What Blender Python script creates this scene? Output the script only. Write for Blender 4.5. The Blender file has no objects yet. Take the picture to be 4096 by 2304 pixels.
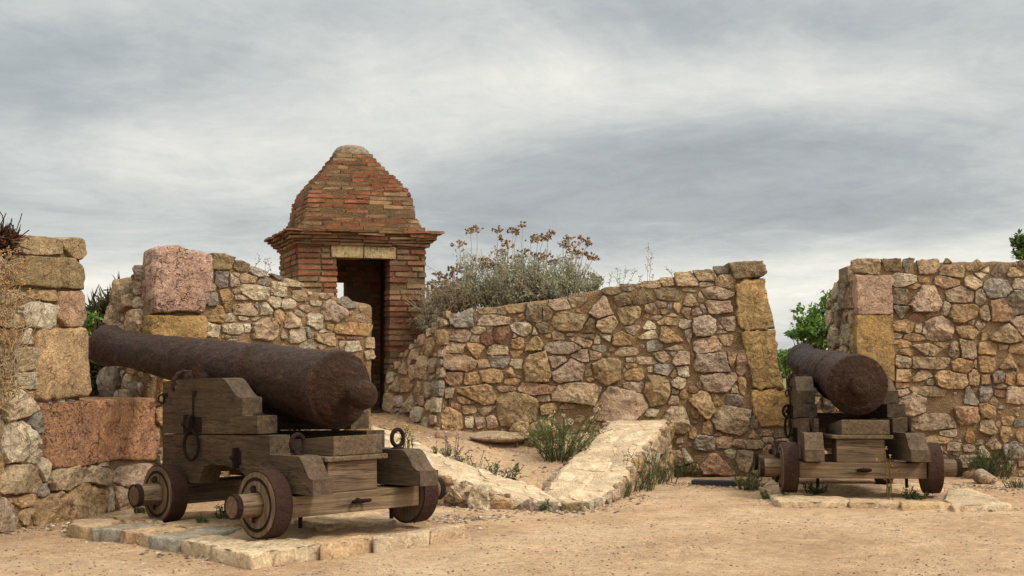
import bpy, math, random
from mathutils import Vector, Matrix, noise
PI = math.pi
R = random.Random(7)
scene = bpy.context.scene
COLL = scene.collection

# ------------------------------------------------------------------ camera model
F_PX, CAM_H, PITCH = 5689.0, 1.3722, 0.0437        # focal length in photo pixels, eye height, upward tilt
CP, SP = math.cos(PITCH), math.sin(PITCH)
def ray(sx, sy):
    x, z = (sx - 2048) / F_PX, (1152 - sy) / F_PX
    return Vector((x, CP - z * SP, SP + z * CP))
def on_z(sx, sy, z=-0.1):
    d = ray(sx, sy); t = (z - CAM_H) / d.z
    return Vector((d.x * t, d.y * t, z))
def on_y(sx, sy, y):
    d = ray(sx, sy); t = y / d.y
    return Vector((d.x * t, y, CAM_H + d.z * t))
cam = bpy.data.cameras.new('camera'); camo = bpy.data.objects.new('camera', cam); COLL.objects.link(camo)
camo.location = (0, 0, CAM_H); camo.rotation_euler = (PI / 2 + PITCH, 0, 0)
cam.lens = 50; cam.sensor_width = 36; cam.clip_end = 20000; cam.clip_start = 0.1
scene.camera = camo

# ------------------------------------------------------------------ colours
def lin(c):
    c = c / 255
    return c / 12.92 if c <= .04045 else ((c + .055) / 1.055) ** 2.4
def rgb(r, g, b, k=1.0): return (lin(r) * k, lin(g) * k, lin(b) * k)
SK = 0.80
PAL0 = {'t': rgb(188, 158, 118, SK), 'p': rgb(190, 158, 128, SK), 'o': rgb(190, 148, 94, SK), 'g': rgb(152, 140, 122, SK),
       'w': rgb(214, 192, 156, SK), 'b': rgb(140, 92, 58, SK), 'd': rgb(130, 110, 78, SK), 'y': rgb(184, 138, 64, SK),
       'r': rgb(166, 108, 78, SK), 'k': rgb(92, 80, 64, SK), 'u': rgb(184, 140, 102, SK), 'v': rgb(168, 138, 92, SK)}
_tan = rgb(186, 157, 120, SK)
PAL = {k: tuple(.80 * a + .20 * b for a, b in zip(v, _tan)) for k, v in PAL0.items()}
PAL = {k: tuple(a * .86 + .14 * (v[0] + v[1] + v[2]) / 3 for a in v) for k, v in PAL.items()}
MORTAR = rgb(158, 128, 94, SK)
def jit(c, a=.12, rnd=R):
    k = 1 + rnd.uniform(-a, a); h = rnd.uniform(-.04, .04)
    return (c[0] * k * (1 + h), c[1] * k, c[2] * k * (1 - h))

# ------------------------------------------------------------------ materials
class NT:
    def __init__(s, name):
        s.m = bpy.data.materials.new(name); s.m.use_nodes = True
        s.t = s.m.node_tree; s.t.nodes.clear()
        s.out = s.n('ShaderNodeOutputMaterial'); s.b = s.n('ShaderNodeBsdfPrincipled')
        s.l(s.b.outputs[0], s.out.inputs[0]); s.co = s.n('ShaderNodeTexCoord').outputs['Object']
    def n(s, t, **k):
        n = s.t.nodes.new(t)
        for a, v in k.items(): setattr(n, a, v)
        return n
    def l(s, a, b): s.t.links.new(a, b)
    def val(s, sock, v):
        if hasattr(v, 'node'): s.l(v, sock)
        else: sock.default_value = v
    def math(s, op, a, b=0.0, clamp=False):
        n = s.n('ShaderNodeMath', operation=op, use_clamp=clamp); s.val(n.inputs[0], a); s.val(n.inputs[1], b); return n.outputs[0]
    def mapping(s, scale, rot=(0, 0, 0)):
        n = s.n('ShaderNodeMapping'); s.l(s.co, n.inputs[0]); n.inputs['Scale'].default_value = scale; n.inputs['Rotation'].default_value = rot
        return n.outputs[0]
    def noise(s, scale, detail=4, rough=.6, vec=None, dist=0.0):
        n = s.n('ShaderNodeTexNoise'); s.l(vec or s.co, n.inputs['Vector'])
        n.inputs['Scale'].default_value = scale; n.inputs['Detail'].default_value = detail
        n.inputs['Roughness'].default_value = rough; n.inputs['Distortion'].default_value = dist
        return n.outputs[0]
    def voro(s, scale, feature='F1', vec=None, out='Distance'):
        n = s.n('ShaderNodeTexVoronoi', feature=feature); s.l(vec or s.co, n.inputs['Vector']); n.inputs['Scale'].default_value = scale
        return n.outputs[out]
    def ramp(s, f, stops):
        n = s.n('ShaderNodeValToRGB'); s.l(f, n.inputs[0]); e = n.color_ramp.elements
        while len(e) < len(stops): e.new(.5)
        for i, (p, c) in enumerate(stops):
            e[i].position = p; e[i].color = (c, c, c, 1) if not isinstance(c, tuple) else (*c[:3], 1)
        return n.outputs[0]
    def mix(s, f, a, b, mode='MIX'):
        n = s.n('ShaderNodeMix', data_type='RGBA', blend_type=mode); s.val(n.inputs[0], f)
        for i, v in ((6, a), (7, b)):
            if hasattr(v, 'node'): s.l(v, n.inputs[i])
            else: n.inputs[i].default_value = (*v[:3], 1)
        return n.outputs[2]
    def col(s): return s.n('ShaderNodeAttribute', attribute_name='Col').outputs['Color']
    def bump(s, h, strength=.5, dist=.02, prev=None):
        n = s.n('ShaderNodeBump'); n.inputs['Strength'].default_value = strength; n.inputs['Distance'].default_value = dist
        s.l(h, n.inputs['Height'])
        if prev: s.l(prev, n.inputs['Normal'])
        return n.outputs[0]
    def done(s, color, rough=.9, normal=None, spec=.3, tint=None):
        if tint: s.b.inputs['Specular Tint'].default_value = (*tint, 1)
        s.val(s.b.inputs['Base Color'], color if hasattr(color, 'node') else (*color[:3], 1))
        s.val(s.b.inputs['Roughness'], rough); s.b.inputs['Specular IOR Level'].default_value = spec
        if normal: s.l(normal, s.b.inputs['Normal'])
        return s.m

def mat_stone(name, pits=0.0, var=.55, lichen=.5, bumpk=1.0):
    s = NT(name)
    c = s.mix(1, s.col(), s.ramp(s.noise(7, 6, .65), [(.25, 1.32 * (1 - var * .6)), (.75, 1.32 * (1 + var * .45))]), 'MULTIPLY')
    c = s.mix(1, c, s.ramp(s.noise(45, 5, .75), [(.3, .6), (.7, 1.28)]), 'MULTIPLY')
    warm = s.ramp(s.noise(5, 3, .6), [(.52, 0.), (.7, .35)])
    c = s.mix(warm, c, rgb(172, 126, 80, .8))
    li = s.ramp(s.noise(14, 6, .75), [(.6, 0.), (.7, lichen)])
    c = s.mix(li, c, rgb(92, 80, 58, .8))
    h = s.math('ADD', s.noise(26, 8, .75), s.math('MULTIPLY', s.noise(9, 5, .6), 1.2))
    wv = s.n('ShaderNodeVectorMath', operation='ADD'); s.l(s.co, wv.inputs[0])
    nc = s.n('ShaderNodeTexNoise'); s.l(s.co, nc.inputs['Vector']); nc.inputs['Scale'].default_value = 6; nc.inputs['Detail'].default_value = 4
    vs_ = s.n('ShaderNodeVectorMath', operation='SCALE'); s.l(nc.outputs['Color'], vs_.inputs[0]); vs_.inputs['Scale'].default_value = .35; s.l(vs_.outputs[0], wv.inputs[1])
    crack = s.ramp(s.voro(7, 'DISTANCE_TO_EDGE', vec=wv.outputs[0]), [(.0, 0.), (.035, 1.)])
    cgate = s.ramp(s.noise(5, 3, .6), [(.45, 0.), (.58, 1.)])
    ck = s.math('MULTIPLY', s.math('SUBTRACT', 1.0, crack), cgate)
    c = s.mix(s.math('MULTIPLY', ck, .55), c, rgb(84, 64, 44, .7))
    chip = s.ramp(s.voro(17, vec=wv.outputs[0], out='Color'), [(.1, .82), (.9, 1.16)])
    c = s.mix(1, c, chip, 'MULTIPLY')
    h = s.math('SUBTRACT', h, s.math('MULTIPLY', ck, .5))
    h = s.math('ADD', h, s.math('MULTIPLY', s.math('MULTIPLY', s.voro(17, vec=wv.outputs[0], out='Color'), 1.0), .35))
    if pits:
        p = s.ramp(s.voro(34, vec=s.noise_vec(.06)), [(.12, 0.), (.34, 1.)]) if hasattr(s, 'noise_vec') else s.ramp(s.voro(34), [(.12, 0.), (.34, 1.)])
        gate = s.ramp(s.noise(12, 4, .6), [(.45, 0.), (.6, 1.)])
        pit = s.math('MULTIPLY', s.math('SUBTRACT', 1.0, p), gate)
        h = s.math('SUBTRACT', h, s.math('MULTIPLY', pit, 1.2 * pits))
        c = s.mix(s.math('MULTIPLY', pit, .55 * min(1, pits)), c, rgb(70, 48, 30, .8))
    return s.done(c, .92, s.bump(h, 1.0 * bumpk, .045), .15)
M_STONE = mat_stone('rubble_stone')
M_BLOCK = mat_stone('dressed_block', pits=.3, var=.4, lichen=.5, bumpk=.9)
M_PIT = mat_stone('pitted_red_stone', pits=.5, var=.5, lichen=.3, bumpk=1.3)
M_SLAB = mat_stone('paving_slab', var=.3, lichen=.3, bumpk=.5)

def mat_mortar():
    s = NT('mortar')
    c = s.mix(1, s.col(), s.ramp(s.noise(4, 6, .7), [(.25, .62), (.75, 1.3)]), 'MULTIPLY')
    g = s.voro(90, out='Color'); gv = s.math('MULTIPLY', g, 1.0)
    c = s.mix(1, c, s.ramp(gv, [(0., .72), (1., 1.22)]), 'MULTIPLY')
    h = s.math('ADD', s.noise(30, 8, .75), s.math('MULTIPLY', s.voro(70), .5))
    return s.done(c, .97, s.bump(h, 1.0, .03), .1)
M_MORTAR = mat_mortar()

def mat_ground():
    s = NT('sandy_ground')
    c = s.ramp(s.noise(.7, 7, .65, dist=.3), [(.28, rgb(188, 151, 114, .96)), (.5, rgb(211, 174, 135, .99)), (.74, rgb(224, 193, 157, 1.0))])
    c = s.mix(1, c, s.ramp(s.noise(1.7, 6, .7, dist=.8), [(.3, .84), (.7, 1.1)]), 'MULTIPLY')
    c = s.mix(1, c, s.ramp(s.noise(9, 7, .8), [(.28, .66), (.72, 1.22)]), 'MULTIPLY')
    v = s.n('ShaderNodeTexVoronoi'); s.l(s.co, v.inputs['Vector']); v.inputs['Scale'].default_value = 55
    peb = s.ramp(v.outputs['Distance'], [(.22, 1.), (.34, 0.)])
    gate = s.ramp(s.noise(2.2, 6, .75), [(.38, 0.), (.56, 1.)])
    pick = s.ramp(s.math('MULTIPLY', v.outputs['Color'], 1.0), [(.3, 0.), (.36, 1.)])
    pm = s.math('MULTIPLY', s.math('MULTIPLY', peb, gate), pick)
    pc = s.mix(s.math('MULTIPLY', v.outputs['Color'], 1.0), rgb(120, 100, 80, .8), rgb(216, 190, 158, .8))
    c = s.mix(s.math('MULTIPLY', pm, .8), c, pc)
    f = s.ramp(s.noise(120, 3, .7), [(.3, .8), (.7, 1.15)])
    c = s.mix(1, c, f, 'MULTIPLY'); c = s.mix(1, c, s.col(), 'MULTIPLY')
    h = s.math('ADD', s.math('MULTIPLY', s.noise(18, 8, .75), 1.0), s.math('MULTIPLY', pm, .7))
    h = s.math('ADD', h, s.math('MULTIPLY', s.noise(4, 4, .6), 2.2))
    return s.done(c, .97, s.bump(h, 1.0, .05), .1)
M_GROUND = mat_ground()

def mat_wood(name, axis):
    s = NT(name)
    sc = {'y': (26, 1.3, 26), 'x': (1.3, 26, 26), 'z': (26, 26, 1.3)}[axis]
    fine = {'y': (150, 4, 150), 'x': (4, 150, 150), 'z': (150, 150, 4)}[axis]
    g = s.noise(1.0, 6, .68, vec=s.mapping(sc), dist=.5)
    gf = s.noise(1.0, 4, .7, vec=s.mapping(fine))
    c = s.ramp(g, [(.25, rgb(90, 71, 52, .74)), (.5, rgb(120, 98, 74, .76)), (.75, rgb(148, 125, 98, .78))])
    c = s.mix(1, c, s.ramp(gf, [(.3, .62), (.7, 1.25)]), 'MULTIPLY')
    c = s.mix(1, c, s.ramp(s.noise(3, 5, .6), [(.3, .7), (.7, 1.2)]), 'MULTIPLY')
    crk = s.ramp(s.noise(1.0, 3, .5, vec=s.mapping(tuple(v * .55 for v in sc)), dist=.3), [(.485, 1.), (.5, 0.), (.515, 1.)])
    c = s.mix(s.math('MULTIPLY', s.math('SUBTRACT', 1.0, crk), .75), c, (.02, .015, .011))
    c = s.mix(1, c, s.col(), 'MULTIPLY')
    h = s.math('ADD', s.math('MULTIPLY', gf, .5), s.math('ADD', g, s.math('MULTIPLY', crk, .8)))
    return s.done(c, .85, s.bump(h, .55, .008), .2)
M_WOOD = {a: mat_wood('weathered_wood_' + a, a) for a in 'xyz'}

def mat_rust(name, dark, mid, hot, rough=.62, fine=1.0, pit=1.0, spec=.16):
    s = NT(name)
    n1 = s.noise(8 * fine, 8, .7, dist=.4); n2 = s.noise(34 * fine, 6, .7)
    c = s.ramp(n1, [(.3, dark), (.52, mid), (.66, mid), (.78, hot)])
    c = s.mix(s.ramp(n2, [(.5, 0.), (.72, .55)]), c, dark)
    c = s.mix(s.ramp(s.noise(16 * fine, 6, .75), [(.6, 0.), (.7, .6)]), c, hot)
    fl = s.noise(1.0, 6, .72, vec=s.mapping((20 * fine, 8 * fine, 20 * fine), (0, 0, .6)), dist=.8)
    vp = s.ramp(s.voro(26 * fine), [(.05, 0.), (.3, 1.)]); pg = s.ramp(n1, [(.46, 0.), (.58, 1.)])
    c = s.mix(s.math('MULTIPLY', s.math('MULTIPLY', s.math('SUBTRACT', 1.0, vp), pg), .6 * pit), c, tuple(v * .35 for v in dark))
    h = s.math('ADD', s.math('MULTIPLY', n2, .7), s.math('ADD', s.math('MULTIPLY', n1, .6), fl))
    r = s.ramp(n2, [(.3, rough - .2), (.7, rough + .12)])
    h = s.math('ADD', h, s.math('MULTIPLY', s.math('MULTIPLY', vp, pg), .6 * pit))
    return s.done(c, r, s.bump(h, .9, .045), spec, (1.0, .78, .62))
M_RUST = mat_rust('rusted_iron', rgb(38, 25, 17), rgb(64, 40, 26), rgb(136, 78, 38), .58, spec=.28)
M_IRON = mat_rust('forged_iron', rgb(40, 29, 24), rgb(58, 42, 34), rgb(84, 54, 38), .7, 3)
M_TYRE = mat_rust('painted_tyre', rgb(58, 40, 33), rgb(72, 49, 40), rgb(84, 56, 44), .62, 1.5, .1)

def mat_brick():
    s = NT('old_brick')
    c = s.mix(1, s.col(), s.ramp(s.noise(12, 6, .7), [(.28, .6), (.72, 1.32)]), 'MULTIPLY')
    c = s.mix(s.ramp(s.noise(16, 7, .78), [(.54, 0.), (.68, .5)]), c, rgb(186, 154, 116, .7))
    c = s.mix(1, c, s.ramp(s.noise(2.6, 6, .7), [(.3, .62), (.7, 1.3)]), 'MULTIPLY')
    c = s.mix(s.ramp(s.noise(6, 6, .75), [(.53, 0.), (.7, .7)]), c, rgb(76, 62, 42, .8))
    return s.done(c, .93, s.bump(s.noise(40, 8, .75), .9, .02), .15)
M_BRICK = mat_brick()
def mat_leaf(name, rough=.6, trans=.15):
    s = NT(name)
    c = s.mix(1, s.col(), s.ramp(s.noise(9, 3, .6), [(.3, .75), (.7, 1.25)]), 'MULTIPLY')
    m = s.done(c, rough, None, .25)
    s.b.inputs['Transmission Weight'].default_value = 0
    tr = s.n('ShaderNodeBsdfTranslucent'); s.l(c, tr.inputs[0])
    mx = s.n('ShaderNodeMixShader'); mx.inputs[0].default_value = trans
    s.l(s.b.outputs[0], mx.inputs[1]); s.l(tr.outputs[0], mx.inputs[2]); s.l(mx.outputs[0], s.out.inputs[0])
    return m
M_LEAF = mat_leaf('foliage', .6, .42)
M_DRY = mat_leaf('dry_stalk', .85, .08)
def mat_hill():
    s = NT('wooded_hill')
    c = s.ramp(s.noise(.02, 6, .7), [(.35, rgb(84, 96, 84, .9)), (.65, rgb(108, 116, 98, .9))])  # greyed green: the distance haze is put into the colour
    return s.done(c, 1.0, None, .0)
M_HILL = mat_hill()
def mat_plain(name, c, rough=.8):
    s = NT(name); k = s.mix(1, c, s.ramp(s.noise(20, 5, .7), [(.3, .7), (.7, 1.3)]), 'MULTIPLY')
    return s.done(k, rough, s.bump(s.noise(40, 5, .7), .4, .01), .3)
M_TAR = mat_plain('tarred_board', rgb(44, 40, 38))

# ------------------------------------------------------------------ mesh builder
class MB:
    def __init__(s): s.v = []; s.f = []; s.c = []; s.mi = []; s.sm = []
    def add(s, vs, fs, col=(1, 1, 1), mi=0, smooth=True):
        o = len(s.v); s.v.extend(vs)
        if callable(col): s.c.extend(col(p) for p in vs)
        elif isinstance(col, list): s.c.extend(col)
        else: s.c.extend([col] * len(vs))
        for f in fs: s.f.append(tuple(i + o for i in f)); s.mi.append(mi); s.sm.append(smooth)
    def build(s, name, mats, parent=None, loc=None, bevel=0, recalc=False):
        me = bpy.data.meshes.new(name)
        L = Vector(loc) if loc else Vector((0, 0, 0))
        me.from_pydata([tuple(Vector(p) - L) for p in s.v], [], s.f)
        a = me.color_attributes.new('Col', 'FLOAT_COLOR', 'POINT')
        flat = []
        for c in s.c: flat += [c[0], c[1], c[2], 1.0]
        a.data.foreach_set('color', flat)
        for m in (mats if isinstance(mats, (list, tuple)) else [mats]): me.materials.append(m)
        me.polygons.foreach_set('material_index', s.mi); me.polygons.foreach_set('use_smooth', s.sm)
        me.update()
        if recalc:
            import bmesh
            b = bmesh.new(); b.from_mesh(me); bmesh.ops.recalc_face_normals(b, faces=b.faces); b.to_mesh(me); b.free()
        o = bpy.data.objects.new(name, me); COLL.objects.link(o)
        if parent: o.parent = parent
        elif loc: o.location = L
        if bevel:
            md = o.modifiers.new('bevel', 'BEVEL'); md.width = bevel; md.segments = 2; md.limit_method = 'ANGLE'; md.angle_limit = math.radians(40)
        return o
    # shapes
    def box(s, x0, x1, y0, y1, z0, z1, col=(1, 1, 1), mi=0, xf=None, j=0):
        vs = [(x, y, z) for z in (z0, z1) for y in (y0, y1) for x in (x0, x1)]
        if j: vs = [(x + R.uniform(-j, j), y + R.uniform(-j, j), z + R.uniform(-j, j)) for x, y, z in vs]
        if xf: vs = [xf(p) for p in vs]
        s.add(vs, [(0, 2, 3, 1), (4, 5, 7, 6), (0, 1, 5, 4), (2, 6, 7, 3), (0, 4, 6, 2), (1, 3, 7, 5)], col, mi, False)
    def prism(s, poly, x0, x1, col=(1, 1, 1), mi=0):
        """poly of (y,z); x0, x1 functions of y (or numbers)"""
        f0 = x0 if callable(x0) else (lambda y: x0); f1 = x1 if callable(x1) else (lambda y: x1)
        n = len(poly)
        vs = [(f0(y), y, z) for y, z in poly] + [(f1(y), y, z) for y, z in poly]
        fs = [tuple(range(n)), tuple(range(2 * n - 1, n - 1, -1))] + [(i, i + n, (i + 1) % n + n, (i + 1) % n) for i in range(n)]
        s.add(vs, fs, col, mi, False)
    def tube(s, pts, rad, n=6, col=(1, 1, 1), mi=0, cap=True, smooth=True):
        pts = [Vector(p) for p in pts]; m = len(pts)
        vs = []; prev = None
        for i, p in enumerate(pts):
            d = (pts[min(i + 1, m - 1)] - pts[max(i - 1, 0)])
            if d.length < 1e-9: d = Vector((0, 0, 1))
            d.normalize()
            a = prev if prev and abs(prev.dot(d)) < .95 else (Vector((0, 0, 1)) if abs(d.z) < .9 else Vector((1, 0, 0)))
            a = (a - d * a.dot(d)).normalized(); b = d.cross(a); prev = a
            r = rad[i] if isinstance(rad, (list, tuple)) else rad
            vs += [tuple(p + a * (r * math.cos(2 * PI * k / n)) + b * (r * math.sin(2 * PI * k / n))) for k in range(n)]
        fs = [(i * n + k, i * n + (k + 1) % n, (i + 1) * n + (k + 1) % n, (i + 1) * n + k) for i in range(m - 1) for k in range(n)]
        if cap and n > 2: fs += [tuple(range(n - 1, -1, -1)), tuple((m - 1) * n + k for k in range(n))]
        s.add(vs, fs, col, mi, smooth)
    def torus(s, c, ax, R_, r, nu=24, nv=8, col=(1, 1, 1), sy=1.0, up=None):
        c = Vector(c); ax = Vector(ax).normalized()
        a = Vector(up) if up else (Vector((0, 0, 1)) if abs(ax.z) < .9 else Vector((1, 0, 0)))
        a = (a - ax * a.dot(ax)).normalized(); b = ax.cross(a); vs = []
        for i in range(nu):
            t = 2 * PI * i / nu; dirv = a * math.cos(t) * sy + b * math.sin(t); nn = (a * math.cos(t) + b * math.sin(t))
            for k in range(nv):
                q = 2 * PI * k / nv
                vs.append(tuple(c + dirv * R_ + nn * (r * math.cos(q)) + ax * (r * math.sin(q))))
        fs = [(i * nv + k, ((i + 1) % nu) * nv + k, ((i + 1) % nu) * nv + (k + 1) % nv, i * nv + (k + 1) % nv) for i in range(nu) for k in range(nv)]
        s.add(vs, fs, col)
    def lathe(s, prof, org, ax, n=48, col=(1, 1, 1), disp=None, smooth=True, up=(0, 0, 1), cap=True):
        """prof: list of (distance along axis, radius)"""
        org = Vector(org); ax = Vector(ax).normalized(); a = Vector(up); a = (a - ax * a.dot(ax))
        if a.length < .1: a = Vector((1, 0, 0)); a = a - ax * a.dot(ax)
        a.normalize(); b = ax.cross(a); vs = []
        for t, r in prof:
            for k in range(n):
                q = 2 * PI * k / n; d = a * math.cos(q) + b * math.sin(q); p = org + ax * t + d * r
                if disp and r > .004: p += d * disp(p, t, r)
                vs.append(tuple(p))
        m = len(prof)
        fs = [(i * n + k, i * n + (k + 1) % n, (i + 1) * n + (k + 1) % n, (i + 1) * n + k) for i in range(m - 1) for k in range(n)]
        if cap and prof[0][1] > 1e-4: fs.append(tuple(range(n - 1, -1, -1)))
        if cap and prof[-1][1] > 1e-4: fs.append(tuple((m - 1) * n + k for k in range(n)))
        s.add(vs, fs, col, 0, smooth)
    def blob(s, c, r, col, k=0):
        x, y, z = c
        s.add([(x + r, y, z), (x - r, y, z), (x, y + r, z), (x, y - r, z), (x, y, z + r), (x, y, z - r)],
              [(0, 2, 4), (2, 1, 4), (1, 3, 4), (3, 0, 4), (2, 0, 5), (1, 2, 5), (3, 1, 5), (0, 3, 5)], col)
    def leaf(s, p, d, nrm, L, W, col, curl=.15):
        p = Vector(p); d = Vector(d).normalized(); sd = d.cross(Vector(nrm))
        if sd.length < 1e-3: sd = d.cross(Vector((.3, .5, .8)))
        sd.normalize(); up = sd.cross(d)
        m = p + d * (L * .45) + up * (L * curl)
        s.add([tuple(p), tuple(m + sd * W / 2 - up * W * .12), tuple(p + d * L), tuple(m - sd * W / 2 - up * W * .12), tuple(m)],
              [(0, 1, 4), (1, 2, 4), (2, 3, 4), (3, 0, 4)], col, 0, False)

def tag(o, label=None, cat=None, group=None, kind=None):
    if label: o['label'] = label
    if cat: o['category'] = cat
    if group: o['group'] = group
    if kind: o['kind'] = kind
    return o
def thing(name, loc, label, cat, group=None, rot=(0, 0, 0)):
    o = bpy.data.objects.new(name, None); COLL.objects.link(o); o.location = loc; o.rotation_euler = rot; o.empty_display_size = .2
    return tag(o, label, cat, group)
def kid(mb, name, mats, root, label=None, **k):
    """mesh built in world coordinates, child of an unrotated root"""
    o = mb.build(name, mats, loc=tuple(root.location), **k); o.location = (0, 0, 0); o.parent = root
    if label: o['label'] = label
    return o

# ------------------------------------------------------------------ stone builder
def fbm(p, k=1.0, oct=4): return noise.fractal(Vector(p) * k, 1.0, 2.0, oct)
def resample(poly, n):
    m = len(poly); L = [0.0]
    for i in range(m):
        a, b = poly[i], poly[(i + 1) % m]; L.append(L[-1] + math.hypot(b[0] - a[0], b[1] - a[1]))
    out = []; j = 0
    for k in range(n):
        t = L[-1] * k / n
        while L[j + 1] < t: j += 1
        a, b = poly[j], poly[(j + 1) % m]; q = (t - L[j]) / max(1e-9, L[j + 1] - L[j])
        out.append((a[0] + (b[0] - a[0]) * q, a[1] + (b[1] - a[1]) * q))
    return out
def rand_poly(cx, cy, w, h, rnd, n=None):
    """broken stone: a rectangle with shifted corners, some of them knocked off, seldom a wedge"""
    k = rnd.random()
    if k < .12: base = [(-1, -1), (1, -1), (rnd.uniform(-.5, .5), 1)]
    elif k < .2: base = [(-1, 1), (rnd.uniform(-.5, .5), -1), (1, 1)]
    else: base = [(-1, -1), (1, -1), (1, 1), (-1, 1)]
    sh = .26
    base = [(x * (1 - rnd.uniform(0, sh)), y * (1 - rnd.uniform(0, sh))) for x, y in base]
    pts = []
    m = len(base)
    for q in range(m):
        p, a, b = base[q], base[q - 1], base[(q + 1) % m]
        c = rnd.uniform(.12, .42) if rnd.random() < .6 else .05
        d = c * rnd.uniform(.5, 1.3)
        pts.append((p[0] + (a[0] - p[0]) * c * .6, p[1] + (a[1] - p[1]) * c * .6)); pts.append((p[0] + (b[0] - p[0]) * d * .6, p[1] + (b[1] - p[1]) * d * .6))
        if rnd.random() < .5:
            t = rnd.uniform(.4, .6); o = rnd.uniform(-.06, .12); mx, my = p[0] + (b[0] - p[0]) * t, p[1] + (b[1] - p[1]) * t; pts.append((mx * (1 + o), my * (1 + o)))
    r = rnd.uniform(-.16, .16); cr, sr = math.cos(r), math.sin(r); pts = [(x * cr - y * sr, x * sr + y * cr) for x, y in pts]
    x0, x1 = min(p[0] for p in pts), max(p[0] for p in pts); y0, y1 = min(p[1] for p in pts), max(p[1] for p in pts)
    return [(cx + w * ((p[0] - x0) / (x1 - x0) - .5), cy + h * ((p[1] - y0) / (y1 - y0) - .5)) for p in pts]
def stone(mb, F, poly, depth, col, rnd=R, mi=0, back=.04, flat=0.0, rough=1.0, edge=None, soft=.35, smooth=True):
    """lump of stone whose outline is poly in the (u,v) plane of frame F(u,v,d)"""
    per = sum(math.hypot(poly[i][0] - poly[i - 1][0], poly[i][1] - poly[i - 1][1]) for i in range(len(poly)))
    N = int(min(120, max(16, per / .022))); out = resample(poly, N)
    for p in poly:                                               # keep the true corners
        q = min(range(N), key=lambda t: (out[t][0] - p[0]) ** 2 + (out[t][1] - p[1]) ** 2); out[q] = p
    for _ in range(2):                                           # soften the corners a little
        out = [((1 - soft) * out[i][0] + soft * .5 * (out[i - 1][0] + out[(i + 1) % N][0]), (1 - soft) * out[i][1] + soft * .5 * (out[i - 1][1] + out[(i + 1) % N][1])) for i in range(N)]
    cx = sum(p[0] for p in out) / N; cy = sum(p[1] for p in out) / N
    size = per / 4
    e = edge if edge is not None else .14
    rings = [(1.0, -back), (1.02, -.0), (1.0, None), (1 - e * .35, None), (1 - e, None), (1 - 2.2 * e, None)]
    q = 1 - 2.2 * e; k = int(min(14, max(2, q * size / .035)))
    rings += [(q * (1 - (i + 1) / (k + 1)), None) for i in range(k)]
    planes = []
    for _ in range(rnd.choice((2, 3, 3, 4))):
        a = rnd.uniform(0, 6.28); m = rnd.uniform(.1, .7) * (1 - flat); planes.append((rnd.uniform(.8, 1.1), m * math.cos(a), m * math.sin(a)))
    seed = Vector((rnd.uniform(-50, 50), rnd.uniform(-50, 50), rnd.uniform(-50, 50)))
    vs = []; cs = []; tint = [rnd.uniform(-.5, .5) for _ in range(3)]
    hw = size * .5
    for ri, (f, d) in enumerate(rings):
        prof = {0: 0, 1: .22, 2: .55, 3: .86, 4: .97}.get(ri, 1.0)
        for (u, v) in out:
            uu, vv = cx + (u - cx) * f, cy + (v - cy) * f
            nx, ny = (uu - cx) / hw, (vv - cy) / hw
            P = Vector((uu, vv, 0)) * (1 / max(.05, size)) + seed
            n1 = noise.noise(P * 2.2); n2 = noise.noise(P * 6 + seed); n3 = noise.noise(Vector((uu, vv, 0)) * 40 + seed)
            h = min([1.0] + [a - bx * nx - by * ny for a, bx, by in planes])
            n4 = noise.noise(P * 3.6 - seed)
            h = max(.3, h) + (n1 * .16 + n2 * .10 - abs(n4) * .25 + .07) * rough * (1 - flat * .6)
            dd = d if d is not None else depth * prof * h + (n3 * .005 + noise.noise(Vector((uu, vv, 0)) * 18 - seed) * .008) * rough
            if ri == 1: dd = depth * .1
            if ri and ri < 4:
                w = (n2 * .06 + n3 * (.035 - .02 * flat) + n1 * .03 * flat) * rough * min(size, .25 + .3 * flat)
                uu += (u - cx) / hw * w; vv += (v - cy) / hw * w
            vs.append(tuple(F(uu, vv, dd)))
            k_ = 1 + n1 * .22 + n2 * .1
            cs.append((col[0] * k_ * (1 + .12 * n1 * tint[0]), col[1] * k_, col[2] * k_ * (1 - .12 * n1 * tint[0])))
    m = len(rings)
    fs = [(i * N + k2, i * N + (k2 + 1) % N, (i + 1) * N + (k2 + 1) % N, (i + 1) * N + k2) for i in range(m - 1) for k2 in range(N)]
    hc = max(.3, min([1.0] + [a for a, _, _ in planes])); c0 = len(vs)
    vs.append(tuple(F(cx, cy, depth * hc))); cs.append(col)
    fs += [((m - 1) * N + k2, (m - 1) * N + (k2 + 1) % N, c0) for k2 in range(N)]
    mb.add(vs, fs, cs, mi, smooth)

class Face:
    """vertical wall plane: origin o, unit direction (ux,uy); outward normal is to the viewer's side"""
    def __init__(s, o, d, lean=0.0, zref=0.0):
        s.o = Vector((o[0], o[1])); d = Vector(d).normalized(); s.d = d; s.n = Vector((d.y, -d.x)); s.lean = lean; s.zref = zref
    def F(s, u, z, d):
        d = d + s.lean * (s.zref - z)
        return Vector((s.o.x + s.d.x * u + s.n.x * d, s.o.y + s.d.y * u + s.n.y * d, z))
    def px(s, sx, sy):
        r = ray(sx, sy); n = s.n
        t = (s.o.x * n.x + s.o.y * n.y) / (r.x * n.x + r.y * n.y)
        p = Vector((r.x * t, r.y * t)) - s.o
        return (p.dot(s.d), CAM_H + r.z * t)
def parse(txt, ox, oy, sc, face):
    out = []
    for it in txt.split(';'):
        it = it.split()
        if not it: continue
        x0, y0, x1, y1 = map(float, it[:4])
        a = face.px(ox + x0 / sc, oy + y0 / sc); b = face.px(ox + x1 / sc, oy + y1 / sc)
        out.append(((a[0] + b[0]) / 2, (a[1] + b[1]) / 2, abs(b[0] - a[0]), abs(a[1] - b[1]), it[4]))
    return out
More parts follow.
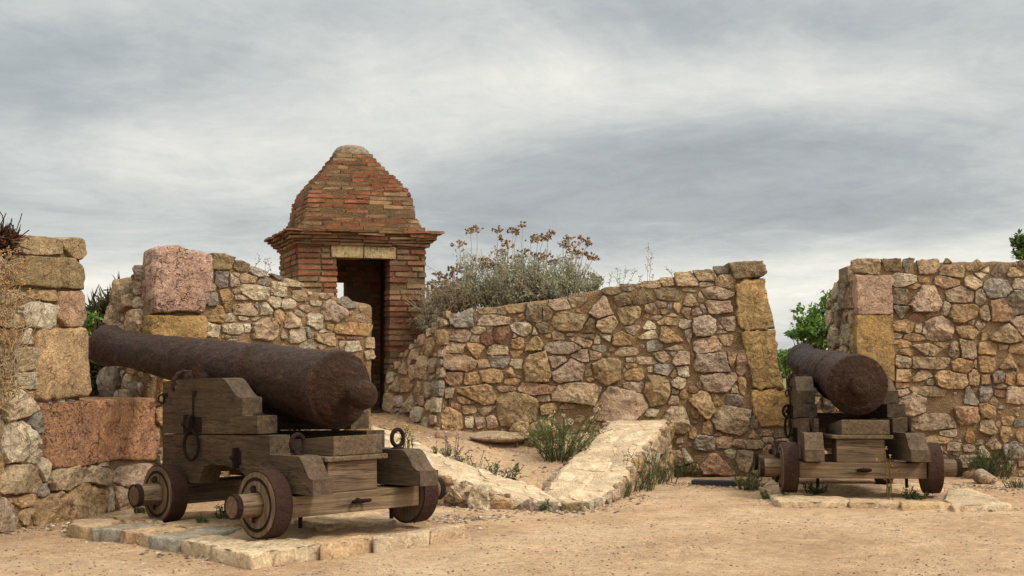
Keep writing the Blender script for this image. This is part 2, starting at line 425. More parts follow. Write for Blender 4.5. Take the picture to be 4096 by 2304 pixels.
def overlap(st, u, v, w, h, gap):
    for (a, b, c, d, *_e) in st:
        dx, dy = abs(u - a) / ((w + c) * .5 + gap), abs(v - b) / ((h + d) * .5 + gap)
        if dx < 1 and dy < 1 and dx * dx * dx + dy * dy * dy < 1.0: return True
    return False
def fill(existing, u0, u1, zlo, zhi, sizes, cols, rnd, gap=.012, tries=900, asp=(1.1, 1.7)):
    st = list(existing); new = []
    for size in sizes:
        for _ in range(tries):
            w = size * rnd.uniform(.8, 1.25); h = w / rnd.uniform(*asp)
            if rnd.random() < .15: w, h = h, w
            u = rnd.uniform(u0, u1); lo = zlo(u) if callable(zlo) else zlo; hi = zhi(u) if callable(zhi) else zhi
            if hi - lo < h * .8: continue
            v = rnd.uniform(lo + h * .4, hi - h * .45)
            if u - w / 2 < u0 - .03 or u + w / 2 > u1 + .03: continue
            if overlap(st, u, v, w, h, gap): continue
            t = (u, v, w, h, rnd.choice(cols)); st.append(t); new.append(t)
    return new
def clip(poly, px, py, nx, ny):
    """keep the part of poly where (p - P).n <= 0"""
    out = []
    for k in range(len(poly)):
        a, b = poly[k - 1], poly[k]; da = (a[0] - px) * nx + (a[1] - py) * ny; db = (b[0] - px) * nx + (b[1] - py) * ny
        if (da <= 0) != (db <= 0):
            t = da / (da - db); out.append((a[0] + (b[0] - a[0]) * t, a[1] + (b[1] - a[1]) * t))
        if db <= 0: out.append(b)
    return out
def fit_poly(st, k, grow, gap, rnd, near):
    u, v, w, h, _ = st[k]
    poly = rand_poly(u, v, w * grow, h * grow, rnd)
    for j in near:
        if j == k: continue
        a, b, c, d, _e = st[j]; dx, dy = a - u, b - v
        if abs(dx) > (w + c) * .5 * grow + gap or abs(dy) > (h + d) * .5 * grow + gap: continue
        mx, my = dx / (w + c), dy / (h + d); L = math.hypot(mx, my)
        if L < .08: continue
        # how far along the joining line each stone reaches
        ri = 1 / max(1e-6, math.hypot(dx / w, dy / h)); rj = 1 / max(1e-6, math.hypot(dx / c, dy / d)); t = ri / (ri + rj)
        n = Vector((mx / (w + c), my / (h + d))); n.normalize(); n = (n + Vector((rnd.uniform(-.12, .12), rnd.uniform(-.12, .12)))).normalized()
        q = clip(poly, u + dx * t - n.x * gap / 2, v + dy * t - n.y * gap / 2, n.x, n.y)
        if len(q) >= 3: poly = q
    xs = [p[0] for p in poly]; ys = [p[1] for p in poly]
    if max(xs) - min(xs) < .35 * w or max(ys) - min(ys) < .35 * h: poly = rand_poly(u, v, w * .8, h * .8, rnd)
    return poly
def lay(mb, F, stones, rnd, grow=1.13, dk=.36, dmin=.026, dmax=.11, mi=0, gap=.013, obst=(), top=None):
    st = list(stones) + [tuple(o[:5]) for o in obst]
    for k, (u, v, w, h, c) in enumerate(stones):
        near = [j for j in range(len(st)) if abs(st[j][0] - u) < (w + st[j][2]) * .7 + .05 and abs(st[j][1] - v) < (h + st[j][3]) * .7 + .05]
        poly = fit_poly(st, k, grow * rnd.uniform(.94, 1.06), gap * rnd.uniform(.5, 1.8), rnd, near)
        if top: poly = [(p[0], min(p[1], top(p[0]) + .03)) for p in poly]
        stone(mb, F, poly, min(dmax, max(dmin, dk * min(w, h))) * rnd.uniform(.7, 1.15), jit(PAL[c], .13, rnd), rnd, mi, soft=.03, edge=.05, smooth=False)
def interp(pts, x):
    if x <= pts[0][0]: return pts[0][1]
    for (a, b), (c, d) in zip(pts, pts[1:]):
        if x <= c: return b + (d - b) * (x - a) / max(1e-9, c - a)
    return pts[-1][1]
def core(mb, face, top, zb, thick, mi=1, step=.035, amp=.016, back_z=None):
    """mortar body: front face wavy, flat behind"""
    u0, u1 = top[0][0], top[-1][0]
    nu = max(2, int((u1 - u0) / step)); us = [u0 + (u1 - u0) * i / nu for i in range(nu + 1)]
    zmax = max(t[1] for t in top); nz = max(2, int((zmax - zb) / step)); vs = []
    for u in us:
        zt = interp(top, u) + .012 * noise.noise(Vector((u * 9, 3, zb)))
        for k in range(nz + 1):
            z = zb + (zt - zb) * k / nz; p = face.F(u, z, 0)
            d = amp * noise.fractal(p * 5, 1, 2, 4) + .006 * noise.noise(p * 45) - (.02 if k == nz else 0)
            vs.append(tuple(face.F(u, z, d)))
        for k in (2, 1, 0):
            z = zt + .03 * noise.noise(Vector((u * 7, k * 3., 1.7))) - .02 if k else zb
            vs.append(tuple(face.F(u, z, -thick * (.45 if k == 2 else 1)) ))
    w = nz + 4
    fs = [(i * w + k, (i + 1) * w + k, (i + 1) * w + (k + 1) % w, i * w + (k + 1) % w) for i in range(nu) for k in range(w)]
    fs += [tuple(range(w)), tuple(nu * w + k for k in range(w - 1, -1, -1))]
    cf = lambda p: jit(MORTAR, 0.0) if False else tuple(c * (1 + .18 * noise.noise(Vector(p) * 2.3)) for c in MORTAR)
    mb.add(vs, fs, cf, mi, True)
def block(root, name, F, poly, col, mat, label, depth=.05, back=.5, rnd=R, rough=.8, edge=.05, flat=.75, soft=.2):
    mb = MB(); stone(mb, F, poly, depth, col, rnd, 0, back, flat, rough, edge, soft)
    return kid(mb, name, mat, root, label)

# ------------------------------------------------------------------ ground
BANK = [(.42, 14.05), (-.2, 13.95), (-1.0, 14.75), (-1.9, 15.6), (-2.4, 17.0), (-1.0, 18.4), (-.6, 17.4), (3.0, 17.2), (1.75, 16.9), (1.35, 16.0), (.75, 14.35)]
BPTS = [(.35, 14.2, -.08), (.1, 15.0, .08), (.6, 15.4, .16), (.9, 16.2, .36), (1.2, 16.4, .44), (.2, 16.5, .40), (-.5, 16.3, .38), (-.8, 16.5, .42), (-.9, 15.7, .40), (-1.3, 16.5, .52), (-1.4, 17.5, .60), (-1.9, 17.6, .6), (-1.6, 15.6, .5), (-.3, 14.5, .05)]
def inside(poly, x, y):
    c = False
    for i in range(len(poly)):
        (x1, y1), (x2, y2) = poly[i], poly[i - 1]
        if (y1 > y) != (y2 > y) and x < (x2 - x1) * (y - y1) / (y2 - y1) + x1: c = not c
    return c
def bank_h(x, y):
    a = b = 0
    for px, py, pz in BPTS:
        w = 1 / ((x - px) ** 2 + (y - py) ** 2 + .02) ** 1.5; a += w * pz; b += w
    return a / b
def ground_z(x, y):
    z = -.1 + .018 * noise.noise(Vector((x * .5, y * .5, 0))) + .012 * noise.noise(Vector((x * 2.1, y * 2.1, 4)))
    if -3 < x < 3.2 and 13.5 < y < 18.6 and inside(BANK, x, y): z = bank_h(x, y) + .015 * noise.noise(Vector((x * 3, y * 3, 9)))
    # sand drifted against wall feet
    return z
def axis_pts(spec):
    out = [spec[0][0]]
    for a, b, st in spec:
        n = max(1, round((b - a) / st)); out += [a + (b - a) * (i + 1) / n for i in range(n)]
    return out
gx = axis_pts([(-9000, -1000, 2000), (-1000, -100, 150), (-100, -10, 10), (-10, -5.5, .4), (-5.5, 7.5, .055), (7.5, 12, .5), (12, 100, 11), (100, 1000, 150), (1000, 9000, 2000)])
gy = axis_pts([(-3000, -100, 725), (-100, 4, 13), (4, 8.5, .25), (8.5, 17.6, .055), (17.6, 26, .6), (26, 100, 9), (100, 1000, 150), (1000, 12000, 2200)])
mb = MB(); nx = len(gx)
vs = []
for y in gy:
    for x in gx:
        near = -6 < x < 8 and 8 < y < 19
        z = ground_z(x, y) + (.006 * noise.noise(Vector((x * 9, y * 9, 2))) if near else 0)
        if y > 26: z = -.1 - min(1, (y - 26) / 300) * 26
        vs.append((x, y, z))
def earth_and_shade(p):
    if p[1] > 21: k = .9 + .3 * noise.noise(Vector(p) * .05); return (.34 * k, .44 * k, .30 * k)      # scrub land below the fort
    t = max(0, min(1, (p[1] - 15.3) / .9)) * max(0, min(1, (.1 - p[0]) / .9)) if p[1] < 19 and p[0] > -4 else 0  # browner soil by the passage, with its shade put into the colour
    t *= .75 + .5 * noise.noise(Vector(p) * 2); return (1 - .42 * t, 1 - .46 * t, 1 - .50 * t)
mb.add(vs, [(j * nx + i, j * nx + i + 1, (j + 1) * nx + i + 1, (j + 1) * nx + i) for j in range(len(gy) - 1) for i in range(nx - 1)], earth_and_shade)
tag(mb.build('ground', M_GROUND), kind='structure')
# far wooded hills
mb = MB(); vs = []; n = 220
for i in range(n + 1):
    x = -1600 + 3600 * i / n
    h = 3.2 + 3.0 * noise.fractal(Vector((x * .004, 1, 0)), 1, 2, 3) + 1.4 * noise.noise(Vector((x * .05, 2, 0)))
    for (yy, zz) in ((1780, -40), (1800, -3), (1840, h * .8), (1900, h), (2300, -40)): vs.append((x, yy, zz))
mb.add(vs, [(i * 5 + k, (i + 1) * 5 + k, (i + 1) * 5 + k + 1, i * 5 + k + 1) for i in range(n) for k in range(4)])
tag(mb.build('hills', M_HILL), kind='structure')

# ------------------------------------------------------------------ walls
WA = Face((-3.78, 12.6), (.319, .948))                 # left pier and sill
WB = Face((-3.45, 13.58), (.75, .66))                  # middle wall
WC = Face((-.79, 16.80), (1, -.04))                    # right-hand walls
WR = Face((-1.40, 17.62), (.61, -.82), .09, 1.8)       # return wall beside the passage

def pxpoly(face, txt, ox=0, oy=0, sc=1.0):
    v = list(map(float, txt.replace(',', ' ').split())); return [face.px(ox + v[i] / sc, oy + v[i + 1] / sc) for i in range(0, len(v), 2)]
# --- left pier
rnd = random.Random(11)
root = thing('rubble_wall', (-3.9, 12.2, -.1), 'left wall pier of big blocks and rubble with a red stone sill beneath the cannon muzzle', 'wall', 'rubble walls of the fort')
mb = MB()
uR = WA.px(322, 1200)[0]; ztop = WA.px(200, 966)[1]; zsill = WA.px(480, 1604)[1]; uE = WA.px(640, 1600)[0]
core(mb, WA, [(-2.6, ztop - .02), (uR - .02, ztop), (uR, zsill), (uE + .05, zsill)], -.35, 1.25)
T8 = ("330 425 420 458 g;430 422 492 448 w;500 418 595 452 g;0 350 270 570 w;190 530 335 680 g;0 600 275 900 w;130 20 255 205 t;0 130 130 270 t;135 215 270 350 w;50 265 130 345 w;"
      "205 825 300 935 w;290 885 370 1060 w;0 945 320 1180 t;300 1090 380 1190 g;55 1170 240 1270 o;-40 1220 155 1420 p;125 1290 245 1400 o;245 1160 540 1375 o;480 1105 825 1370 o;"
      "370 975 620 1135 t;640 960 865 1085 t;620 950 665 1030 p;835 1090 880 1290 w;885 965 1180 1110 p;890 1110 1000 1250 p;765 900 850 955 w;925 1270 990 1320 t;160 360 240 430 o;-120 20 120 120 t;-20 260 40 350 t;-200 300 0 520 t;-200 560 0 820 t;-200 850 0 1100 o")
T1 = "265 895 550 1020 o;190 1030 540 1280 w;180 1290 330 1449 w;-60 900 260 1060 t;-60 1080 180 1280 t;-80 1300 170 1449 o"
st = parse(T8, 0, 1380, 1.9586, WA) + parse(T1, 0, 800, 2.5156, WA)
BL = [('110 500 190 350 380 360 545 385 605 440 600 545 370 560 240 550', 0, 800, 2.5156, PAL['v'], M_BLOCK, 'dark tan cap stone under the red trailing plant', .06),
      ('580 395 700 373 815 395 832 560 770 608 700 580 622 500', 0, 800, 2.5156, PAL['v'], M_BLOCK, 'small tan cap stone at the pier corner', .06),
      ('60 552 400 565 700 590 790 650 820 690 805 905 620 890 80 850', 0, 800, 2.5156, rgb(148, 124, 88, SK), M_BLOCK, 'long lichened block below the cap stones', .07),
      ('560 930 620 915 780 918 825 960 830 1180 790 1285 640 1275 550 1200', 0, 800, 2.5156, PAL['u'], M_BLOCK, 'upright brown block at the pier corner', .06),
      ('262 -128 655 -128 665 150 678 330 660 400 420 430 258 425', 0, 1380, 1.9586, PAL['o'], M_BLOCK, 'big squared ochre block at the embrasure', .06),
      ('285 460 600 442 900 428 1290 412 1295 905 860 900 640 955 375 970 345 650', 0, 1380, 1.9586, rgb(200, 148, 110, SK), M_PIT, 'large orange red pitted sill stone', .05)]
ex = list(st)
for b in BL:
    P = pxpoly(WA, b[0], *b[1:4]); u0, u1 = min(p[0] for p in P), max(p[0] for p in P); v0, v1 = min(p[1] for p in P), max(p[1] for p in P)
    ex.append(((u0 + u1) / 2, (v0 + v1) / 2, (u1 - u0) * 1.02, (v1 - v0) * 1.02, 't'))
    block(root, 'quoin_block', WA.F, P, b[4], b[5], b[6], b[7], .55 if b[5] is not M_PIT else 1.0, rnd)
st += fill(ex, -2.4, uE, -.12, lambda u: (ztop if u < uR else zsill) - .02, (.22, .13, .08, .05), 'ttopwwgu', rnd, tries=500)
lay(mb, WA.F, st, rnd)
kid(mb, 'masonry', [M_STONE, M_MORTAR], root)

# --- middle wall
rnd = random.Random(12)
root = thing('rubble_wall', (-2.5, 14.4, -.1), 'sloping rubble wall behind the near cannon with a pink block at its left end', 'wall', 'rubble walls of the fort')
mb = MB()
topB = [WB.px(x, y) for x, y in ((612, 1010), (700, 1000), (835, 1020), (880, 1022), (990, 1065), (1070, 1100), (1180, 1134), (1250, 1166), (1370, 1194), (1440, 1208), (1486, 1220))]
core(mb, WB, [(topB[0][0] + .22, topB[1][1] - .04)] + topB[2:], -.35, .4)
TM = ("215 55 520 300 v;520 150 760 310 d;780 235 1020 380 g;1060 320 1260 430 g;1255 390 1540 530 t;135 60 210 250 r;270 295 490 550 g;440 310 610 530 w;525 310 630 400 w;630 335 865 480 t;895 415 1045 510 g;"
      "1080 460 1265 655 w;630 485 1015 720 w;515 540 630 630 p;555 640 740 705 p;310 555 535 835 o;130 585 340 805 g;205 480 290 590 t;525 755 890 960 t;830 730 920 850 g;1030 660 1195 830 w;900 740 1090 930 w;"
      "1210 700 1405 850 w;1390 575 1570 720 t;1645 715 1800 795 w;1820 695 2135 1020 p;1970 665 2300 835 g;1785 615 1945 700 t;1480 780 1650 885 t;1415 855 1530 945 g;150 800 415 1060 o;415 845 490 910 r;400 875 550 1030 w;"
      "615 930 760 1000 w;800 960 935 1005 t;130 1020 345 1240 w;345 1035 665 1205 w;690 1050 790 1165 w;805 935 1145 1270 t;1120 850 1250 1050 o;1250 895 1490 1110 t;1590 900 1800 1120 w;1210 1125 1310 1260 t;1340 1115 1590 1320 w;"
      "1560 1090 1685 1250 g;1700 1160 2005 1365 t;1770 1130 1905 1195 w;1980 1020 2500 1215 o;1995 1225 2120 1265 r;2155 1220 2380 1270 r;2285 920 2410 1035 p;2080 965 2180 1025 p;2130 1305 2355 1448 w;2045 1300 2140 1400 t;"
      "1490 1295 1750 1420 g;1725 1330 1870 1420 t;1870 1060 1975 1140 o;370 1200 480 1255 t;515 1215 605 1255 g;470 1255 590 1290 w;2420 1250 2540 1400 t;2400 1420 2560 1560 t")
st = parse(TM, 780, 1000, 3.558, WB)
BL = [('1545 510 1600 480 1750 472 1900 510 2060 540 2110 545 2110 700 2100 960 2020 1100 2000 1137 1525 1137 1515 800', 0, 800, 2.5156, rgb(206, 166, 142, SK), M_PIT, 'large rough pink block', .09, .2),
      ('1500 1160 2045 1165 2055 1390 2000 1420 1490 1420', 0, 800, 2.5156, rgb(172, 138, 88, SK), M_BLOCK, 'ochre block below the pink block', .08, .2),
      ('648 1380 780 1380 760 1480 720 1600 622 1600 640 1500', 0, 0, 1, rgb(172, 138, 88, SK), M_BLOCK, 'worn ochre foot of the embrasure side', .1, .5)]
ex = list(st)
for b in BL:
    P = pxpoly(WB, b[0], *b[1:4]); u0, u1 = min(p[0] for p in P), max(p[0] for p in P); v0, v1 = min(p[1] for p in P), max(p[1] for p in P)
    ex.append(((u0 + u1) / 2, (v0 + v1) / 2, (u1 - u0) * 1.02, (v1 - v0) * 1.02, 't'))
    block(root, 'quoin_block', WB.F, P, b[4], b[5], b[6], b[7], b[8], rnd)
st += fill(ex, topB[0][0], topB[-1][0], -.1, lambda u: interp(topB, u) - .01, (.2, .12, .07, .045), 'ttowwgp', rnd, tries=500)
lay(mb, WB.F, st, rnd, top=lambda u: interp(topB, u))
# embrasure side of the middle wall, running outwards
WBs = Face((-4.05, 14.25), (.60, -.67))
jl = math.hypot(.60, .67)
topJ = [(0, 1.86), (.3, 2.0), (.6, 2.16), (jl - .02, 2.27)]
core(mb, WBs, topJ, -.2, .35)
lay(mb, WBs.F, fill([], 0, jl - .16, .2, lambda u: interp(topJ, u) + .03, (.24, .17, .12, .08, .05), 'gwtwtg', rnd, tries=400, asp=(.8, 1.4)), rnd)
kid(mb, 'masonry', [M_STONE, M_MORTAR], root)

# --- centre wall
rnd = random.Random(13)
root = thing('rubble_wall', (1.0, 16.75, -.1), 'wide centre rubble wall between the sentry box passage and the far cannon, plants growing on top', 'wall', 'rubble walls of the fort')
mb = MB()
topC = [WC.px(x, y) for x, y in ((1795, 1290), (1812, 1250), (1890, 1246), (1930, 1240), (2000, 1222), (2060, 1215), (2130, 1208), (2240, 1192), (2330, 1172), (2400, 1160), (2480, 1148), (2560, 1130), (2640, 1118), (2700, 1105), (2760, 1095), (2850, 1080), (2910, 1062), (3014, 1062))]
zs = WC.px(3080, 1562)[1]; uq = WC.px(3000, 1200)[0]; uS = WC.px(3460, 1600)[0]
topC2 = topC + [(topC[-1][0] + .004, zs), (uS, zs)]
core(mb, WC, topC2, -.35, 1.3)
TA = ("230 210 630 530 g;615 290 690 430 g;700 310 1225 500 p;680 205 1000 310 t;995 225 1140 330 d;1140 180 1425 290 v;1240 290 1430 420 o;1465 150 1745 440 d;1700 205 1885 420 d;1840 85 2160 245 p;2160 50 2430 215 t;2255 210 2355 300 r;"
      "1860 250 2560 610 v;215 545 580 750 p;580 505 810 620 t;825 500 930 600 p;560 650 725 765 t;725 600 950 810 b;890 495 1235 790 b;1220 430 1545 655 w;1555 495 1640 660 w;1600 430 1870 610 d;1755 625 1860 690 o;1245 615 1330 690 p;"
      "1220 680 1430 870 o;1435 630 1760 885 v;1870 580 2120 720 t;2120 675 2235 755 p;2050 590 2280 670 d;150 755 480 920 t;480 760 835 1005 o;845 795 1175 970 t;1780 740 2330 945 p;2250 670 2500 835 t;1190 880 1415 1005 o;170 970 655 1200 u;"
      "690 1035 875 1160 t;870 965 1190 1150 g;1190 1025 1395 1170 w;1440 910 1850 1400 v;1820 965 2110 1165 p;2190 880 2560 1060 p;1895 1030 2395 1385 p;1100 1150 1285 1320 o;715 1190 1085 1400 o;455 1250 735 1445 o;155 1240 460 1445 u;1120 1330 1335 1435 o;"
      "2390 1200 2530 1300 t;2360 630 2555 710 d")
TB = ("270 510 570 650 d;570 470 840 580 g;480 600 760 810 d;710 540 1115 790 d;880 415 1215 530 t;1130 520 1530 730 d;1205 355 1420 510 t;1450 280 1810 520 t;1730 230 2110 430 t;1825 420 2060 520 w;2060 180 2290 300 g;2090 320 2380 550 t;1515 500 1820 600 t;"
      "1560 590 1810 830 t;1785 580 1920 760 t;1860 490 2370 715 p;1890 720 2320 950 p;1700 850 1900 965 p;1845 800 1945 940 p;1520 835 1695 1025 t;500 830 950 1165 v;20 650 450 1010 p;160 990 580 1285 t;955 770 1140 940 t;1120 730 1300 840 t;1210 870 1330 950 d;"
      "1325 755 1400 870 g;1390 760 1550 930 o;1300 930 1485 990 p;900 925 1035 1045 o;1040 970 1240 1050 p;905 1045 1130 1200 w;1150 1000 1475 1125 o;600 1105 900 1300 p;870 1200 1170 1340 w;1180 1135 1550 1415 o;1500 1020 1700 1185 w;1580 1180 1730 1400 w;"
      "1710 965 2090 1330 p;2125 1000 2400 1220 p;2110 1200 2290 1260 w;2130 1120 2225 1185 p;450 1210 790 1440 o;150 1280 245 1430 w;245 1245 425 1385 w;-60 1010 165 1250 d;-60 1260 150 1350 d;2150 1270 2360 1440 o")
TD = ("1760 -60 2180 215 p;115 80 340 195 g;0 165 260 330 p;490 110 840 270 t;390 115 500 185 p;1000 10 1240 175 g;1265 75 1580 175 t;660 265 800 365 p;890 70 945 130 p;850 275 1160 385 w;1070 180 1385 370 t;1340 180 1465 260 g;1400 170 1680 405 p;1690 170 1750 350 r;"
      "1795 180 2385 510 p;2255 180 2430 430 u;2400 180 2576 570 u;95 300 625 700 v;650 370 825 460 o;580 450 660 515 t;625 460 935 660 o;1000 420 1095 510 p;1090 380 1420 555 g;1370 465 1475 620 o;1475 415 1660 600 w;1385 585 1605 790 w;640 660 945 830 p;"
      "920 560 1370 1050 v;0 470 130 585 o;0 600 165 675 o;-510 680 290 1080 t;150 720 1010 1340 p;950 1100 1180 1220 w;1855 545 2415 820 p;2420 580 2576 870 o;1690 840 2130 1240 o;2010 885 2180 1060 y;2260 850 2530 1060 g;1380 770 1500 875 t;1340 875 1500 1070 p;"
      "1510 790 1640 940 o;1790 665 1870 780 p;1170 990 1690 1530 t;1700 1095 1830 1255 o;2335 690 2480 870 t;1660 740 1800 850 u")
TC = ("1320 285 1895 480 u;1000 330 1310 430 u;300 310 990 650 o;155 365 315 525 t;370 490 635 630 o;270 600 410 715 r;65 560 140 770 g;115 690 430 1070 o;445 645 655 790 t;705 660 970 805 t;490 830 615 1000 w;650 835 800 1010 p;830 810 990 1005 p;"
      "990 450 1640 1000 v;1640 480 1845 590 t;1680 610 1950 795 o;1985 595 2250 700 u;1380 940 1650 1080 p")
TE = ("910 95 1530 545 t;760 330 930 555 o;545 420 660 620 o;640 570 970 810 g;1245 635 1720 780 t;1725 590 1910 695 t;1730 705 1890 890 o;1500 470 1665 610 o;1680 470 1890 570 u;1890 460 2110 600 g;1285 800 1560 1120 t;680 860 1300 1200 u;1120 785 1285 945 w;"
      "975 590 1230 770 u;410 785 610 1005 w;130 810 505 1050 u;520 1030 720 1150 o;235 545 390 605 o;105 700 250 800 t;175 600 245 720 t;340 600 440 690 p;1520 240 1640 440 g;940 500 1090 580 o;1560 900 1900 1200 t;1900 620 2150 900 t")
st = parse(TA, 1740, 1180, 4, WC) + parse(TB, 2340, 1020, 4, WC) + parse(TD, 2340, 1360, 4, WC) + parse(TC, 1740, 1460, 4, WC) + parse(TE, 2620, 1600, 4, WC)
BL = [('515 130 560 122 690 118 706 150 700 200 640 203 545 210 525 160', PAL['d'], M_BLOCK, 'overhanging dark cap stone at the right end', .1, .7),
      ('552 250 600 215 700 208 716 300 745 390 758 462 575 466 560 350', rgb(176, 146, 98, SK), M_BLOCK, 'upper worn ochre block of the right end', .06, .7),
      ('575 472 755 468 768 620 792 756 640 760 622 640 600 560', rgb(168, 136, 88, SK), M_BLOCK, 'lower worn ochre block of the right end', .06, .7),
      ('630 768 830 768 832 880 826 955 740 950 680 962 640 850', rgb(190, 150, 96, SK), M_BLOCK, 'ochre sill block beside the far cannon', .05, .7)]
ex = list(st)
for b in BL:
    P = pxpoly(WC, b[0], 2500, 950, 1.26); u0, u1 = min(p[0] for p in P), max(p[0] for p in P); v0, v1 = min(p[1] for p in P), max(p[1] for p in P)
    ex.append(((u0 + u1) / 2, (v0 + v1) / 2, (u1 - u0) * 1.02, (v1 - v0) * 1.02, 't'))
    block(root, 'quoin_block', WC.F, P, b[1], b[2], b[3], b[4], b[5], rnd, rough=1.4)
def zloC(u): return .33 if u < 2.3 else -.1
st += fill(ex, topC[0][0], uS, zloC, lambda u: interp(topC2, u) - .0, (.16, .1, .065, .04), 'ttopwgud', rnd, tries=700)
lay(mb, WC.F, st, rnd, top=lambda u: interp(topC2, u) + .02)
# return wall down the passage
ru = (Vector((-.79, 16.8)) - WR.o).dot(WR.d)
topR = [(-.2, 1.12), (0, 1.22), (.18, 1.36), (.6, 1.57), (ru, 1.82)]
core(mb, WR, topR, -.1, .6)
lay(mb, WR.F, fill([], -.15, ru + .02, .4, lambda u: interp(topR, u) + .01, (.16, .12, .09, .065, .045), 'gtgtowtp', rnd, tries=600, asp=(.7, 1.3)), rnd, dk=.35, top=lambda u: interp(topR, u))
kid(mb, 'masonry', [M_STONE, M_MORTAR], root)

# --- right wall
rnd = random.Random(14)
root = thing('rubble_wall', (5.4, 16.55, -.1), 'flat topped rubble wall at the right behind the far cannon, with pink and ochre corner blocks', 'wall', 'rubble walls of the fort')
mb = MB()
z1 = WC.px(3700, 1048)[1]; uw0 = WC.px(3434, 1200)[0]; uwE = WC.px(4096, 1200)[0]
core(mb, WC, [(uw0, z1), (uwE + 2.2, z1)], -.35, 1.2)
T1 = ("250 400 505 530 t;515 400 690 505 d;700 400 800 525 g;845 405 1030 525 t;1030 455 1265 570 t;1265 405 1490 510 t;1410 470 1490 520 w;1495 435 1640 550 g;1650 480 1802 560 t;1350 520 1470 585 w;605 535 830 660 w;835 550 945 610 o;990 550 1220 665 u;1270 545 1420 680 t;"
      "1435 590 1680 760 g;1690 580 1840 675 w;610 655 755 825 d;780 650 1085 890 p;1100 650 1335 800 t;1350 665 1455 815 p;1455 755 1705 985 u;1615 690 1900 905 g;615 815 760 945 g;1045 785 1130 915 t;1125 810 1365 975 o;1395 820 1510 950 t;890 880 1005 930 o;770 895 915 970 r;"
      "610 940 810 1065 o;805 975 880 1075 t;885 915 1155 1160 p;1170 1000 1405 1150 o;1405 1030 1475 1140 o;1455 965 1790 1160 t;1665 910 1900 1090 p;1350 955 1445 1040 p;1285 950 1355 995 p;615 1065 705 1120 w;705 1075 900 1140 o;630 1125 770 1195 o;805 1145 1115 1300 t;"
      "980 1145 1115 1210 o;1115 1155 1240 1305 p;1170 1085 1370 1320 t;1380 1140 1550 1270 o;1565 1165 1665 1220 p;1660 1165 1840 1255 o;675 1215 810 1285 o;635 1265 785 1385 t;775 1260 1110 1400 t;1140 1285 1340 1445 o;1340 1310 1385 1390 t;1370 1275 1535 1435 o;1570 1260 1720 1390 o;750 620 860 670 o")
T2 = ("380 45 570 230 o;565 55 825 190 t;850 65 1245 280 o;570 250 945 365 t;1225 45 1370 250 o;1390 100 1510 240 o;1525 70 1680 220 g;1660 90 1805 245 o;1805 110 1940 240 o;1515 220 1735 280 p;1535 300 1705 385 r;1650 245 1960 455 p;1365 240 1540 445 g;1190 250 1360 470 g;1480 370 1600 470 t;"
      "435 335 720 590 p;580 580 1085 775 p;1070 485 1365 710 u;1380 445 1550 640 o;1380 640 1590 815 t;1540 620 1630 735 o;1630 610 1780 710 o;1780 640 1940 735 g;1615 735 1750 915 o;905 760 1105 855 w;745 840 1030 920 o;1210 725 1330 910 y;1645 920 1890 1105 g;1365 965 1510 1095 w;"
      "1440 835 1640 1000 t;1800 790 1940 905 o;1700 1130 1810 1260 t;400 280 555 370 p;395 195 530 270 o;740 160 850 240 t")
st = parse(T1, 3300, 860, 2.2638, WC) + parse(T2, 3452, 1460, 2.9565, WC)
BL = [('278 545 594 545 602 640 612 900 290 905 282 700', rgb(188, 154, 128, SK), 'smooth tooled pink corner block with a small hole'),
      ('285 908 612 903 622 1250 628 1500 290 1500 276 1200', rgb(172, 138, 88, SK), 'tall ochre corner block below the pink one')]
ex = list(st)
for b in BL:
    P = pxpoly(WC, b[0], 3300, 860, 2.2638); u0, u1 = min(p[0] for p in P), max(p[0] for p in P); v0, v1 = min(p[1] for p in P), max(p[1] for p in P)
    ex.append(((u0 + u1) / 2, (v0 + v1) / 2, (u1 - u0) * 1.02, (v1 - v0) * 1.02, 't'))
    block(root, 'quoin_block', WC.F, P, b[1], M_BLOCK, b[2], .05, .35, rnd, rough=.5, edge=.03)
hp = WC.px(3452 + 940 / 2.9565, 1460 + 465 / 2.9565); ex.append((hp[0], hp[1], .44, .19, 't'))
st += fill(ex, uw0, uwE + .6, -.1, z1 - .01, (.2, .14, .085, .05), 'ttopwgu', rnd, tries=700)
st += fill(st + ex, uw0 + 1.0, uwE + .3, z1 - .06, z1 + .06, (.2, .12), 'tvdg', rnd, tries=60)
lay(mb, WC.F, st, rnd)
WJ = Face((WC.o.x + WC.d.x * uw0 - .07, WC.o.y + WC.d.y * uw0 + 1.25), (.08, -1.22))
core(mb, WJ, [(0, z1 - .28), (.6, z1 - .1), (1.18, z1)], -.2, .3)
lay(mb, WJ.F, fill([], 0, 1.16, .6, lambda u: z1 - .3 + .28 * u, (.2, .14, .09), 'gtpwt', rnd, tries=300, asp=(.6, 1.2)), rnd, dk=.35)
kid(mb, 'masonry', [M_STONE, M_MORTAR], root)

